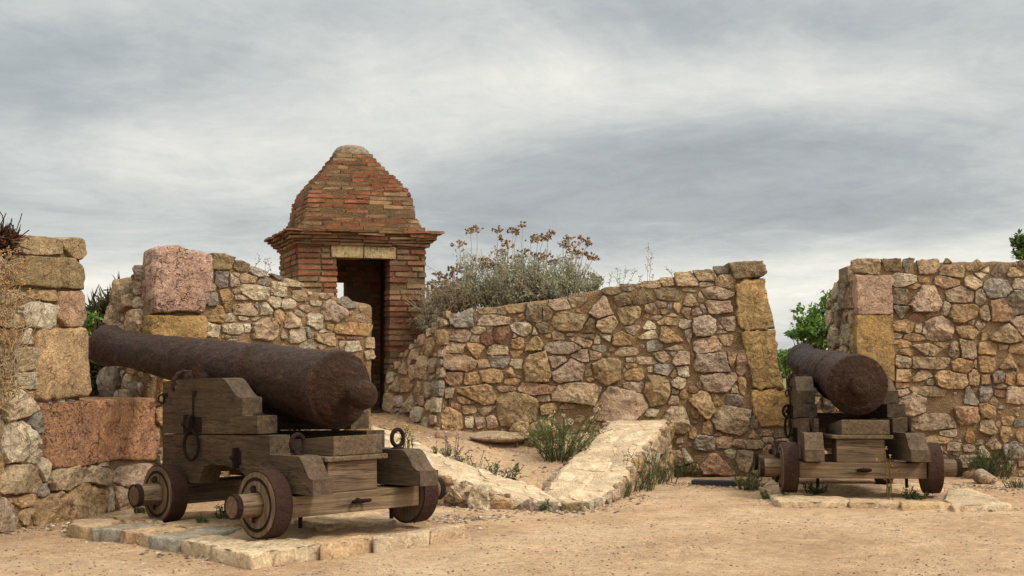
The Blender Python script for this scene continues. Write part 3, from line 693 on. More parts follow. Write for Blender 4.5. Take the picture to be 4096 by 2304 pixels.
# ------------------------------------------------------------------ low ramp walls
def ramp_wall(label, inner, outer, seed, loc):
    """inner/outer: matching polylines of (x,y,z) along the two top edges"""
    rnd = random.Random(seed); root = thing('ramp_wall', loc, label, 'low wall', 'low ramp walls')
    def sub(pl, n):
        L = [0]
        for a, b in zip(pl, pl[1:]): L.append(L[-1] + (Vector(b) - Vector(a)).length)
        out = []
        for k in range(n + 1):
            t = L[-1] * k / n; j = 0
            while j < len(pl) - 2 and L[j + 1] < t: j += 1
            q = (t - L[j]) / (L[j + 1] - L[j]); out.append(Vector(pl[j]).lerp(Vector(pl[j + 1]), q))
        return out, L[-1]
    n = 60; I, li = sub(inner, n); O, lo = sub(outer, n); m = 16
    W = sum((a - b).length for a, b in zip(I, O)) / (n + 1); L = (li + lo) / 2
    mb = MB(); vs = []
    def top(u, v, d):
        t = max(0, min(.9999, u / L)) * n; k = int(t); q = t - k
        a = I[k].lerp(I[k + 1], q); b = O[k].lerp(O[k + 1], q); p = a.lerp(b, v / W)
        return p + Vector((0, 0, d))
    for k in range(n + 1):
        a, b = I[k], O[k]; row = [Vector((a.x, a.y, -.4))] + [a.lerp(b, i / m) for i in range(m + 1)] + [Vector((b.x, b.y, -.4))]
        for i, p in enumerate(row):
            if 0 < i < m + 2:
                side = (b - a).normalized(); e = (i - 1) / m
                w = .035 * noise.noise(Vector((p.x * 4, p.y * 4, 1))) + .025 * noise.noise(Vector((p.x * 14, p.y * 14, 3)))
                p = p + side * w * (1 if i in (1, m + 1) else .4)
                p.z += .016 * noise.fractal(Vector((p.x, p.y, 0)) * 5, 1, 2, 4) - (.03 if i in (1, m + 1) else 0)
            vs.append(tuple(p))
    w = m + 3
    fs = [(k * w + i, k * w + i + 1, (k + 1) * w + i + 1, (k + 1) * w + i) for k in range(n) for i in range(w - 1)] + [tuple(range(w - 1, -1, -1)), tuple(n * w + i for i in range(w))]
    mc = rgb(222, 193, 156, .92)
    mb.add(vs, fs, lambda p: tuple(c * (1 + .16 * noise.noise(Vector(p) * 3)) for c in mc), 1, True)
    flat = fill([], .02, L - .02, .03, W - .02, (.5, .34, .22, .12), 'wwtwtwwg', rnd, gap=.0, tries=160, asp=(1.0, 1.7))
    for (u, v, ww, hh, c) in flat:
        col = tuple(.76 * (.2 * a + .8 * b) for a, b in zip(jit(PAL[c], .1, rnd), mc))
        stone(mb, top, rand_poly(u, v, ww * 1.0, hh * 1.0, rnd), rnd.uniform(.003, .009), col, rnd, 2, .02, .95, .5, .04, .05)
    # rubble faces of both long sides
    for E, sgn in ((I, 1), (O, -1)):
        for k in range(0, n, 4):
            a, b = E[k], E[min(n, k + 4)]; d = Vector((b.x - a.x, b.y - a.y))
            if d.length < .01: continue
            nn = Vector((d.y, -d.x)).normalized(); oth = (O if E is I else I)[k]
            if nn.dot(Vector((oth.x - a.x, oth.y - a.y))) > 0: fc = Face((b.x, b.y), -d)
            else: fc = Face((a.x, a.y), d)
            zt = max(min(a.z, b.z), -.05); zl = -.14
            lay(mb, fc.F, fill([], 0, d.length, zl, zt + .015, (.26, .17, .1, .06), 'tpowvt', rnd, gap=0, tries=120), rnd, dk=.35, dmax=.08)
    k0 = 60; a, b = I[k0], O[k0]; d = Vector((b.x - a.x, b.y - a.y))
    kid(mb, 'masonry', [M_STONE, M_MORTAR, M_SLAB], root)
    return root
ramp_wall('low sloping wall of flat cream stones running from the ground tip up behind the near cannon', [(.30, 13.95, -.03), (.22, 14.0, .05), (-.15, 14.2, .14), (-.79, 15.0, .31), (-1.1, 15.35, .44), (-1.5, 15.65, .55)],
          [(.62, 13.12, -.1), (.2, 13.22, -.03), (-.3, 13.42, .09), (-.66, 13.6, .19), (-1.35, 14.3, .36), (-2.05, 15.0, .55)], 21, (-.6, 14.2, -.1))
ramp_wall('low sloping wall of flat cream stones climbing to the foot of the centre wall', [(.30, 13.95, -.04), (.42, 14.65, .1), (.66, 15.4, .25), (1.02, 15.95, .50), (1.12, 16.7, .55)],
          [(.66, 13.16, -.1), (.93, 13.75, -.05), (1.3, 14.9, .25), (1.76, 16.25, .55), (1.84, 16.7, .56)], 22, (1.1, 15.0, -.1))

# ------------------------------------------------------------------ sentry box
def brick_col(rnd, red=.6):
    c = rnd.choice([(168, 94, 62), (178, 106, 68), (156, 84, 56), (144, 80, 56), (172, 116, 74)]) if rnd.random() < red else rnd.choice([(178, 144, 100), (148, 126, 84), (176, 134, 92), (136, 112, 78), (166, 128, 94)])
    c = jit(rgb(*c, .72), .2, rnd); g = sum(c) / 3
    b = rgb(148, 112, 78, .72)
    return tuple(.62 * a + .08 * g + .30 * q for a, q in zip(c, b))
def sentry():
    rnd = random.Random(31)
    S = 1.617; T = .3; zb, zl, zc = .35, 2.51, 2.68
    root = thing('sentry_box', (-2.621, 17.4, 0), 'small square brick sentry box with a dark doorway and a stepped domed roof', 'sentry box', rot=(0, 0, math.radians(17.5)))
    mort = rgb(150, 122, 90, .62)
    wall = MB(); g = .014
    d0, d1 = .49, 1.142
    def mbox(*a): wall.box(*a, col=mort, mi=1)
    mbox(g, d0 - g, g, T - g, zb, zc); mbox(d1 + g, S - g, g, T - g, zb, zc); mbox(d0 - g, d1 + g, g, T - g, 2.52, zc)
    mbox(g, T - g, T, S - g, zb, zc); mbox(S - T + g, S - g, T, S - g, zb, zc)
    w0, w1, wz0, wz1 = .50, .868, 1.55, 2.28           # slit in the back wall
    mbox(T, w0, S - T, S - g, zb, zc); mbox(w1, S - T, S - T, S - g, zb, zc); mbox(w0, w1, S - T, S - g, zb, wz0); mbox(w0, w1, S - T, S - g, wz1, zc)
    mbox(T, S - T, T, S - T, zb, zb + .25); mbox(T, S - T, T, S - T, zc - .06, zc)
    ph = .072; n = int((zc - zb) / ph) + 1
    for i in range(n):
        z0 = zb + i * ph; z1 = min(z0 + ph - .020 - rnd.uniform(0, .007), zc - .002)
        if z1 - z0 < .02: continue
        def run(a, b, put, end0=0, end1=0):
            x = a + (rnd.uniform(-.16, 0) if i % 2 else rnd.uniform(-.05, 0))
            while x < b - .01:
                L = rnd.choice((.30, .31, .29, .15)) ; x0, x1 = max(a, x), min(b, x + L)
                if x1 - x0 > .035 and rnd.random() > .03: put(x0 + .005, x1 - .006)
                x += L + .012
        er = rnd.uniform(.0, .02) if z0 < 1.7 else 0
        def front(a, b):
            o = rnd.uniform(-.008, .012) - er * rnd.random(); wall.box(a, b, -o, T - .005 if (abs(b - d0) < .03 or abs(a - d1) < .03) else .12, z0, z1, brick_col(rnd, .62), 0, j=.005)
        if z0 < 2.5:
            run(0, d0, front); run(d1, S, front)
        else: run(0, .40, front); run(1.235, S, front)
        run(.12, S, lambda a, b: wall.box(-rnd.uniform(-.008, .01), .12, a, b, z0, z1, brick_col(rnd, .6), 0, j=.004))
        run(.12, S, lambda a, b: wall.box(S - .12, S + rnd.uniform(-.008, .01), a, b, z0, z1, brick_col(rnd, .6), 0, j=.004))
        run(.12, S - .12, lambda a, b: (None if (z1 > wz0 and z0 < wz1 and b > w0 and a < w1) else wall.box(a, b, S - .12, S + .01, z0, z1, brick_col(rnd, .6), 0, j=.004)))
        # rough inner skin
        run(T, S - T, lambda a, b: (None if (z1 > wz0 and z0 < wz1 and b > w0 - .02 and a < w1 + .02) else wall.box(a, b, S - T - .012, S - T + .05, z0, z1, brick_col(rnd, .6), 0, j=.004)))
    wall.build('wall', [M_BRICK, M_MORTAR], root)
    lt = MB()
    for a, b in ((.405, .81), (.816, 1.23)):
        lt.box(a, b, -.012, T - .02, 2.515, 2.668, rgb(192, 168, 124, .72), j=.008)
    lt.build('lintel', M_BLOCK, root, bevel=.012)
    c = S / 2
    def ring(mbx, h, z0, z1, rnd, L0, depth, red, j=.005, over=0.0):
        z1 -= .017
        for side in range(4):
            x = -h + rnd.uniform(-.15, 0)
            while x < h - .01:
                L = rnd.choice(L0); a, b = max(-h, x), min(h, x + L); x += L + .011
                if b - a < .03: continue
                o = rnd.uniform(-.014, .012) - (rnd.uniform(0, .05) if rnd.random() < .12 else 0); m = rnd.uniform(-.004, .004)
                def xf(p, side=side):
                    px, py = p[0], p[1]
                    for _ in range(side): px, py = -py, px
                    return (c + px, c + py, p[2])
                mbx.box(a, b, -h - o, -h + depth, z0 + m, z1 + m, brick_col(rnd, red), 0, xf, j * 1.6)
    corn = MB()
    for (z0, z1, ov) in ((2.675, 2.715, .035), (2.715, 2.75, .065), (2.75, 2.79, .10), (2.79, 2.825, .135), (2.825, 2.86, .175)):
        corn.box(c - S / 2 - ov + .02, c + S / 2 + ov - .02, c - S / 2 - ov + .02, c + S / 2 + ov - .02, z0, z1 - .002, rgb(140, 108, 70, .6), 1)
        ring(corn, S / 2 + ov, z0, z1 + .008, rnd, (.3, .34, .28), .2, .35, .006)
    corn.build('cornice', [M_BRICK, M_MORTAR], root)
    prof = [(0, .81), (.045, .80), (.05, .755), (.10, .735), (.14, .72), (.19, .70), (.26, .685), (.33, .672), (.38, .664), (.46, .642), (.53, .61), (.59, .56), (.70, .475), (.774, .40), (.853, .338), (.896, .30), (.974, .245), (1.03, .22)]
    roof = MB(); z = 2.86; pr = .058
    while z < 2.86 + 1.0:
        h = interp(prof, z - 2.86)
        roof.box(c - h + .014, c + h - .014, c - h + .014, c + h - .014, z, z + pr - .001, rgb(146, 118, 86, .62), 1)
        ring(roof, h, z, z + pr, rnd, (.3, .31, .28, .15, .22), .14, .52 if z < 3.5 else .62, .006)
        z += pr
    roof.build('roof', [M_BRICK, M_MORTAR], root)
    cap = MB()
    pf = [(0, .245), (.05, .235)] + [(.06 + .10 * math.sin(t * PI / 2 / 7), .225 * math.cos(t * PI / 2 / 7) ** .7) for t in range(8)]
    cap.lathe(pf, (c, c, z - .03), (0, 0, 1), 20, rgb(168, 150, 122, .65), lambda p, t, r: .02 * noise.noise(Vector(p) * 14), True, (1, 0, 0))
    cap.build('roof_cap', M_STONE, root)
    return root
sentry()

# ------------------------------------------------------------------ stone platforms
def platform(label, slabs, z, bed, loc):
    rnd = random.Random(41); root = thing('stone_platform', loc, label, 'stone platform', 'stone platforms under the cannons')
    for pts, c in slabs:
        v = list(map(float, pts.split())); P = []
        for i in range(0, len(v), 2):
            q = on_z(v[i], v[i + 1], z); P.append((q.x, q.y))
        if sum(P[i - 1][0] * P[i][1] - P[i][0] * P[i - 1][1] for i in range(len(P))) < 0: P.reverse()
        mb = MB(); stone(mb, lambda u, w, d: Vector((u, w, z + d - .012)), P, .014, jit(c, .06, rnd), rnd, 0, .13, .9, 1.0, .03, .12)
        kid(mb, 'slab', M_SLAB, root)
    P = [on_z(bed[i], bed[i + 1], z - .012) for i in range(0, len(bed), 2)]
    mb = MB(); c = sum(P, Vector()) / len(P); n = 14
    vs = [tuple(c)]; fs = []
    Q = resample([(p.x, p.y) for p in P], 40)
    for r in range(1, n + 1):
        for (x, y) in Q:
            q = r / n; px, py = c.x + (x - c.x) * q, c.y + (y - c.y) * q
            vs.append((px, py, z - .03 + .03 * noise.fractal(Vector((px * 5, py * 5, 1)), 1, 2, 4) - (.1 if r == n else 0)))
    fs += [(0, 1 + k, 1 + (k + 1) % 40) for k in range(40)]
    fs += [(1 + (r - 1) * 40 + k, 1 + r * 40 + k, 1 + r * 40 + (k + 1) % 40, 1 + (r - 1) * 40 + (k + 1) % 40) for r in range(1, n) for k in range(40)]
    mb.add(vs, fs); kid(mb, 'earth_fill', M_GROUND, root)
CR, GY, TN = rgb(186, 160, 126, SK), rgb(142, 132, 114, SK), rgb(174, 146, 112, SK)
platform('platform of big uneven slabs under the near cannon',
    [('276 2097 311 2077 444 2072 483 2083 383 2108 345 2105', TN), ('372 2113 488 2097 610 2094 640 2098 477 2118', GY), ('444 2066 480 2058 590 2050 640 2056 650 2083 500 2082', TN),
     ('477 2122 666 2099 738 2113 605 2140', TN), ('599 2144 866 2105 955 2113 883 2135 722 2156', GY), ('727 2160 866 2138 985 2160 855 2184', CR),
     ('852 2190 1000 2166 1180 2152 1250 2160 1278 2178 1010 2216', CR), ('1256 2158 1485 2138 1490 2153 1283 2181', TN), ('1491 2143 1714 2119 1714 2131 1493 2158', CR), ('1717 2112 1850 2093 1862 2100 1718 2127', CR),
     ('1180 2080 1400 2045 1560 2050 1590 2080 1300 2108', CR), ('660 2090 800 2070 960 2075 1000 2095 870 2102 740 2110', TN)], 0.0,
    [300, 2085, 440, 2060, 700, 2035, 1200, 2030, 1600, 2040, 1840, 2095, 1500, 2140, 1010, 2205, 600, 2130], (-1.5, 11.0, -.1))
platform('platform of pale slabs under the far cannon',
    [('3000 1925 3095 1918 3110 1936 3020 1942', TN), ('3025 1945 3120 1938 3128 1957 3060 1963', TN), ('3062 1966 3132 1960 3140 1978 3085 1986', TN), ('3080 1990 3145 1981 3372 1986 3390 1997 3382 2007 3122 2008', CR),
     ('3394 1993 3580 1999 3594 2011 3402 2013', TN), ('3600 2001 3780 2006 3806 2017 3606 2020', rgb(180, 148, 108, SK)), ('3792 1962 3862 1946 3960 1982 4042 2017 3815 2026 3778 1996', CR), ('3550 1935 3760 1932 3770 1955 3560 1958', CR), ('3140 1940 3540 1940 3540 1955 3150 1958', TN)], -.055,
    [3010, 1922, 3800, 1928, 3950, 1980, 3990, 2014, 3130, 2004, 3060, 1962], (3.5, 14.4, -.1))

# ------------------------------------------------------------------ cannon
def cannon(loc, yaw, pit, label, elev, zb_, broken, seed):
    rnd = random.Random(seed)
    root = thing('cannon', loc, label, 'cannon', 'old cannons on truck carriages', rot=(pit, 0, yaw))
    rr, rf, wb, trk, trkf, wt, hubl, hubr = .25, .236, 1.612, .778, .642, .146, .21, .0862
    ch = lambda y: .5814 - .0749 * (y + .25)
    cw = .1835
    y1, z1b, z1, yc1, zc1, y2, z2, y3, z3, y4, z4, yc4, zt, yfr, ztf = -.4447, .3248, .4389, -.2258, .5994, .1483, .7419, .3313, .8808, .5583, 1.0175, .9188, 1.1712, 1.9, 1.1455
    z2f = .7055
    def og(ya, za, yb, zb2, n=14):
        out = []
        for i in range(n + 1):
            t = i / n; s_ = t ** 3 * (t * (6 * t - 15) + 10); out.append((ya + (yb - ya) * t, za + (zb2 - za) * s_))
        return out
    low = [(y1, z1b), (y1, z1)] + og(y1 + .002, z1 + .002, yc1, zc1) + [(y2, zc1), (y2, z2 - .004), (yfr, z2f - .004), (yfr, .325), (1.26, .325), (1.22, .40), (1.17, .455), (1.08, .485), (.8, .485), (.6, .46), (.46, .40), (.40, .325)]
    upp = [(y3, z2 + .004 - .0), (y3, z3), (y4, z3), (y4, z4)] + og(y4 + .002, z4 + .002, yc4, zt) + [(yfr - .28, zt - .012), (yfr - .265, zt - .06), (yfr - .22, zt - .10), (yfr - .18, zt - .06), (yfr - .165, zt - .018), (yfr, ztf), (yfr, z2f + .004)]
    low.reverse(); upp.reverse()
    grey = lambda a=.08: (.64 + rnd.uniform(-a, a) * .7,) * 3
    for s in (-1, 1):
        for nm, pr in (('lower_cheek', low), ('upper_cheek', upp)):
            mb = MB(); a, b = (lambda y: s * ch(y)), (lambda y: s * (ch(y) - cw))
            mb.prism(pr, *((a, b) if s < 0 else (b, a)), col=grey())
            mb.build(nm, M_WOOD['y'], root, bevel=.009, recalc=True)
    # axles, stool and wedge
    def beam(nm, x0, x1, y0, y1_, za, zb2, ax, tone=1.0, lab=None):
        mb = MB(); mb.box(x0, x1, y0, y1_, za, zb2, (tone, tone, tone * .97)); o = mb.build(nm, M_WOOD[ax], root, bevel=.008)
        if lab: o['label'] = lab
        return o
    xi = trk - wt - .012; xf_ = trkf - wt - .012
    beam('axle_beam', -xi, xi, -.19, .12, .1514, .3057, 'x', 1.22, 'pale rear axle beam')
    beam('axle_beam', -xf_, xf_, wb - .15, wb + .15, .15, .322, 'x', .8)
    beam('stool_block', -.25, .22, -.165, .12, .3075, .535, 'x', 1.12)
    beam('bed_plank', -.30, .30, -.20, 1.15, .537, .575, 'y', .95)
    q = MB(); q.prism([(-.17, .577), (-.17, .725), (.75, .66), (.75, .577)][::-1], -.2, .27, col=(.8, .8, .8)); q.build('quoin_wedge', M_WOOD['y'], root, bevel=.008, recalc=True)
    beam('transom', -.40, .40, wb - .25, wb + .12, .40, .78, 'x', .7)
    for side in (-1, 1):
        for yy, rad, tk in ((0, rr, trk), (wb, rf, trkf)):
            mb = MB(); xo = side * tk; xn = side * (tk - wt)
            ax = Vector((side, 0, 0))
            mb.lathe([(-wt, .05), (-wt, rad - .014), (0, rad - .014), (.002, rad * .80), (-.006, rad * .795), (-.006, rad * .70), (.002, rad * .695), (.002, .105), (-.012, .1), (-.012, .02)], (xo, yy, rad), ax, 48, (1.12, 1.12, 1.14), None, False)
            wh = mb.build('wheel', M_WOOD['z'], root, recalc=True)
            t = MB(); t.lathe([(-wt - .004, rad - .016), (-wt - .004, rad), (-.008, rad), (-.006, rad - .004), (-.006, rad - .016)], (xo, yy, rad), ax, 64, (1, 1, 1), None, False, cap=False)
            for k in range(6):
                a = k * PI / 3 + .4; t.blob((xo - side * wt * .5, yy + rad * math.cos(a), rad + rad * math.sin(a)), .011, (1, 1, 1))
            t.build('tyre', M_TYRE, wh, recalc=True)
            rg = MB(); rg.lathe([(-.004, rad * .70), (.0035, rad * .705), (.0035, rad * .79), (-.004, rad * .795)], (xo, yy, rad), ax, 48, (.6, .6, .6), None, False, cap=False); rg.build('face_ring', M_IRON, wh, recalc=True)
            ar = MB(); ar.lathe([(-wt, hubr * 1.04), (0, hubr * 1.04), (hubl * .7, hubr * .98), (hubl - .004, hubr * .94), (hubl - .004, .002)], (xo, yy, rad), ax, 28, (1.0, 1.0, 1.0), None, False)
            am = ar.build('axle_arm', M_WOOD['x'], root, recalc=True)
            bd = MB(); bd.lathe([(hubl - .045, hubr * .95), (hubl - .045, hubr * 1.06), (hubl, hubr * 1.06), (hubl, hubr * .93), (hubl - .045, hubr * .93)], (xo, yy, rad), ax, 28, (1, 1, 1), None, False, cap=False); bd.build('band', M_IRON, am, recalc=True)
            lp = MB(); lp.tube([(xo + side * .022, yy - .0, rad + hubr + .05), (xo + side * .022, yy, rad - hubr - .04)], .011, 8)
            lp.torus((xo + side * .022, yy, rad + hubr + .03), (0, 1, 0), .022, .007, 14, 6); lp.build('linchpin', M_IRON, am)
    # iron fittings
    def fit(nm): return MB(), nm
    for s in (-1, 1):
        X = lambda y, d=0: s * (ch(y) + d)
        # ring bolt on the bottom step
        m = MB(); yy = -.10; cxm = s * (ch(yy) - cw * .5); m.torus((cxm, yy, zc1 + .085), ((1, -.3, 0) if broken else (0, -1, 0)), .058, .0165, 28, 10, sy=1.12); m.lathe([(0, .05), (.006, .05), (.02, .02), (.03, .018)], (cxm, yy, zc1), (0, 0, 1), 20); m.build('ring_bolt', M_IRON, root)
        # round headed bolt on the third step
        m = MB(); yy = .44; cxm = s * (ch(yy) - cw * .5); m.lathe([(0, .055), (.006, .055), (.007, .03), (.02, .02), (.025, .003)], (cxm, yy, z3), (0, 0, 1), 20); m.build('bolt', M_IRON, root)
        # keyed bolts through the cheek side
        for yy, zz in ((1.42, .80), (.62, .56)):
            m = MB(); o = X(yy, .0); m.box(min(o, o + s * .014), max(o, o + s * .014), yy - .045, yy + .045, zz - .05, zz + .05); m.box(min(o, o + s * .05), max(o, o + s * .05), yy - .016, yy + .016, zz - .085, zz + .075)
            m.tube([(o, yy, zz), (o + s * .07, yy, zz)], .02, 10); m.build('keyed_bolt', M_IRON, root, bevel=.004)
        # hanging breeching ring
        yy, zz = 1.30, .80; o = X(yy, .03)
        m = MB(); m.box(min(X(yy), X(yy, .014)), max(X(yy), X(yy, .014)), yy - .09, yy + .06, zz - .06, zz + .06)
        m.torus((X(yy, .05), yy, zz + .0), (.6 * s, 1, 0), .064, .015, 28, 10); m.build('eye_bolt', M_IRON, root, bevel=.003)
        m = MB(); m.torus((X(yy, .055), yy - .01, zz - .17), (s, -.25, 0), .078, .014, 32, 10, sy=1.45); m.build('hanging_ring', M_IRON, root)
        # chain with key plate
        m = MB(); m.box(min(X(yy), X(yy, .012)), max(X(yy), X(yy, .012)), 1.30, 1.35, 1.03, 1.07)
        n = 13
        for k in range(n):
            m.torus((X(1.325, .018), 1.325, 1.02 - k * .021), (1, 0, 0) if k % 2 else (0, 1, 0), .0075, .0036, 10, 5, sy=1.75)
        m.build('chain', M_IRON, root)
        m = MB(); m.box(min(X(1.86), X(1.86, .012)), max(X(1.86), X(1.86, .012)), 1.80, 1.88, 1.015, 1.05); m.torus((X(1.88, .02), 1.88, 1.0), (1, .4, 0), .03, .008, 16, 6, sy=1.2); m.build('hook_eye', M_IRON, root)
        # trunnion cap: strap bent over the cheek, with two slotted keys
        ty = yfr - .30; m = MB()
        cap_x = s * (ch(ty) - cw * .5)
        m.tube([(cap_x, ty - .12, zt + .02), (cap_x, ty - .04, zt + .045), (cap_x + s * .02, ty + .03, zt + .052), (cap_x + s * .06, ty + .065, zt + .035), (X(ty + .08, .012), ty + .075, zt - .02), (X(ty + .08, .016), ty + .085, zt - .075), (X(ty + .08, .01), ty + .08, zt - .105)], [.016, .02, .02, .02, .02, .018, .007], 10)
        m.build('trunnion_cap', M_RUST, root)
        for k, dy in enumerate((-.14, .13)):
            m = MB(); yy = ty + dy; zz = zt - .02; cx_ = s * (ch(yy) - cw * .55)
            m.tube([(cx_, yy, zz), (cx_, yy, zz + .05), (cx_, yy, zz + .145), (cx_, yy, zz + .15)], [.036, .036, .027, .025], 6, smooth=False); m.box(cx_ - .05, cx_ + .05, yy - .005, yy + .005, zz + .06, zz + .11, (.3, .3, .3)); m.build('slotted_key', M_RUST if k == 0 else M_IRON, root)
    m = MB(); m.torus((.0, -.25, .235), (0, .15, 1), .062, .0135, 28, 8); m.tube([(0, -.19, .235), (0, -.215, .237)], .02, 10); m.build('tow_ring', M_IRON, root)
    for xx in (-.42, .45):
        m = MB(); m.tube([(xx, -.05, .155), (xx, -.05, .055)], .016, 8); m.build('bolt', M_IRON, root)
    # barrel
    ax = Vector((0, math.cos(elev), math.sin(elev))); org = Vector((0, .0168, zb_))
    def dsp(p, t, r):
        q = Vector(p)
        return .006 * noise.fractal(q * 6, 1, 2, 5) + .0045 * noise.fractal(Vector((q.x * 22, q.y * 12 + q.x * 14, q.z * 22)), 1, 2, 3)
    key = [(-.012, .296), (0, .304), (.015, .307), (.05, .306), (.09, .306), (.105, .288), (.12, .286), (.5, .277), (.99, .263), (1.01, .274), (1.06, .276), (1.09, .272), (1.105, .250), (1.5, .236), (1.85, .223), (1.90, .228), (1.94, .216), (2.4, .197), (2.9, .175), (3.2, .164), (3.30, .163), (3.38, .168), (3.48, .183), (3.56, .196), (3.61, .2), (3.645, .194), (3.655, .18)]
    prof = []; t = -.012
    while t < 3.655: prof.append((t, interp(key, t))); t += .025 if t > .14 else .0125
    prof += [(3.655, .18), (3.66, .12), (3.655, .082), (3.55, .078), (3.2, .077), (3.2, .001)]
    if broken: back = [(-.205, .001), (-.205, .05), (-.198, .078), (-.18, .088), (-.13, .092), (-.085, .096), (-.072, .105), (-.066, .15), (-.060, .175), (-.052, .18), (-.046, .225), (-.036, .255), (-.03, .262), (-.024, .268), (-.02, .288)]
    else: back = [(-.112, .105), (-.10, .135), (-.094, .165), (-.084, .172), (-.076, .20), (-.058, .24), (-.042, .256), (-.034, .262), (-.026, .268), (-.02, .288)]
    if not broken:
        ball = [(-.29 - .11 * math.cos(a), .11 * math.sin(a) + (.001 if i == 0 else 0)) for i, a in enumerate([k * PI * .82 / 14 for k in range(15)])]
        back = ball + [(-.192, .056), (-.17, .056), (-.148, .066), (-.128, .084)] + back
    mb = MB(); mb.lathe(back + prof, org, ax, 96, (1, 1, 1), dsp)
    tm = org + ax * 1.52
    mb.lathe([(-.42, .001), (-.42, .07), (.42, .07), (.42, .001)], tm + Vector((0, 0, -.09)), (1, 0, 0), 24, (1, 1, 1), None)
    mb.build('barrel', M_RUST, root, label if False else None)
    return root
cannon((-1.3005, 10.926, 0), .7741, -.0195, 'near rusty cannon on a grey wooden carriage, round knob at its breech, pointing left', .1176, 1.063, False, 51)
cannon((3.4527, 14.196, -.0436), -.0524, -.0373, 'far rusty cannon seen from behind, its breech knob broken off, on a wooden truck carriage', .1027, 1.069, True, 52)

# ------------------------------------------------------------------ plants
V3 = lambda *a: Vector(a)
def rdir(rnd, up=.0):
    while True:
        v = Vector((rnd.uniform(-1, 1), rnd.uniform(-1, 1), rnd.uniform(-1, 1)))
        if .05 < v.length < 1: v.normalize(); v.z += up; return v.normalized()
def curve(p, d, L, n, rnd, wob=.25, grav=0.0):
    pts = [Vector(p)]; d = Vector(d).normalized()
    for _ in range(n):
        d = (d + rdir(rnd) * wob + Vector((0, 0, grav))).normalized(); pts.append(pts[-1] + d * (L / n))
    return pts
def weed(label, base, n, H, spread, seed, leafcol, stemcol, flower=None, fl=.2, lean=.5, name='weed', leafL=.03, cat='plant', dens=9, group=None, radius=.06, wob=.22):
    rnd = random.Random(seed); base = Vector(base)
    root = thing(name, base, label, cat, group or 'weeds growing from the ground')
    st, lf, FW = MB(), MB(), []
    for i in range(n):
        a = rnd.uniform(0, 6.28); q = rnd.random() ** .6
        d = Vector((math.cos(a) * spread * q, math.sin(a) * spread * q, 1)); h = H * rnd.uniform(.45, 1.0) * (1 - .25 * q)
        p = base + Vector((math.cos(a), math.sin(a), 0)) * radius * rnd.random() + Vector((0, 0, -.02))
        pts = curve(p, d, h, 6, rnd, wob, .05 * lean)
        st.tube(pts, [.006, .0055, .005, .0045, .004, .0032, .0022], 3, jit(stemcol, .2, rnd), cap=False)
        br = [(pts, .15)]
        for _ in range(rnd.choice((0, 1, 2, 2))):
            k = rnd.choice((2, 3, 4)); b = curve(pts[k], (pts[k] - pts[k - 1]).normalized() + rdir(rnd, .3) * .8, h * rnd.uniform(.2, .45), 4, rnd, wob, .05)
            st.tube(b, [.003, .0028, .0024, .002, .0014], 3, jit(stemcol, .2, rnd), cap=False); br.append((b, .0))
        for b, lo in br:
            for _ in range(dens):
                t = rnd.uniform(lo, 1) * (len(b) - 1.001); k = int(t); pp = b[k].lerp(b[k + 1], t - k)
                lf.leaf(pp, rdir(rnd, .5), rdir(rnd), leafL * rnd.uniform(.6, 1.3), leafL * .26, jit(leafcol, .3, rnd))
            if flower and rnd.random() < fl:
                fw = MB(); FW.append(fw)
                for _ in range(rnd.choice((2, 4, 6))): fw.blob(b[-1] + rdir(rnd, .2) * rnd.uniform(0, .022), rnd.uniform(.005, .009), jit(flower, .15, rnd))
    kid(st, 'stem', M_LEAF, root); kid(lf, 'foliage', M_LEAF, root)
    for fw in FW: kid(fw, 'flower', M_DRY, root)
    return root
G1, G2, G3 = rgb(112, 118, 72, .95), rgb(122, 120, 82, .95), rgb(80, 90, 52, .9)
STEM = rgb(96, 98, 58, .9); TWIG = rgb(168, 148, 120, .85)
CREAM, PINK, YEL = rgb(226, 216, 160, .9), rgb(196, 130, 186, .9), rgb(230, 190, 40, .9)
def gp(sx, sy, z): p = on_z(sx, sy, z); p.z = ground_z(p.x, p.y); return p
weed('tall green flowering weed growing inside the V of the two ramp walls', gp(2235, 1850, .15), 64, .9, 1.1, 61, G1, STEM, CREAM, .22, name='flowering_weed', leafL=.045, dens=12, radius=.16)
weed('sprawling weed with pink and cream flowers beside the left ramp wall', gp(1800, 1800, .33), 26, .42, 1.1, 62, G1, STEM, PINK, .35, name='flowering_weed', leafL=.04, dens=10, radius=.12)
weed('trailing green weed creeping over the inner edge of the left ramp wall', gp(1985, 1870, .2), 22, .40, 1.7, 63, G3, STEM, None, 0, leafL=.04, dens=11, radius=.15)
weed('weed tuft with pale flowers at the foot of the passage wall', gp(1890, 1790, .38), 18, .45, .7, 64, G2, STEM, CREAM, .5, leafL=.04, radius=.12)
weed('small weed with yellow flowers behind the near cannon carriage', on_z(1632, 1800, .42), 7, .32, .35, 65, G2, STEM, YEL, .5, leafL=.035)
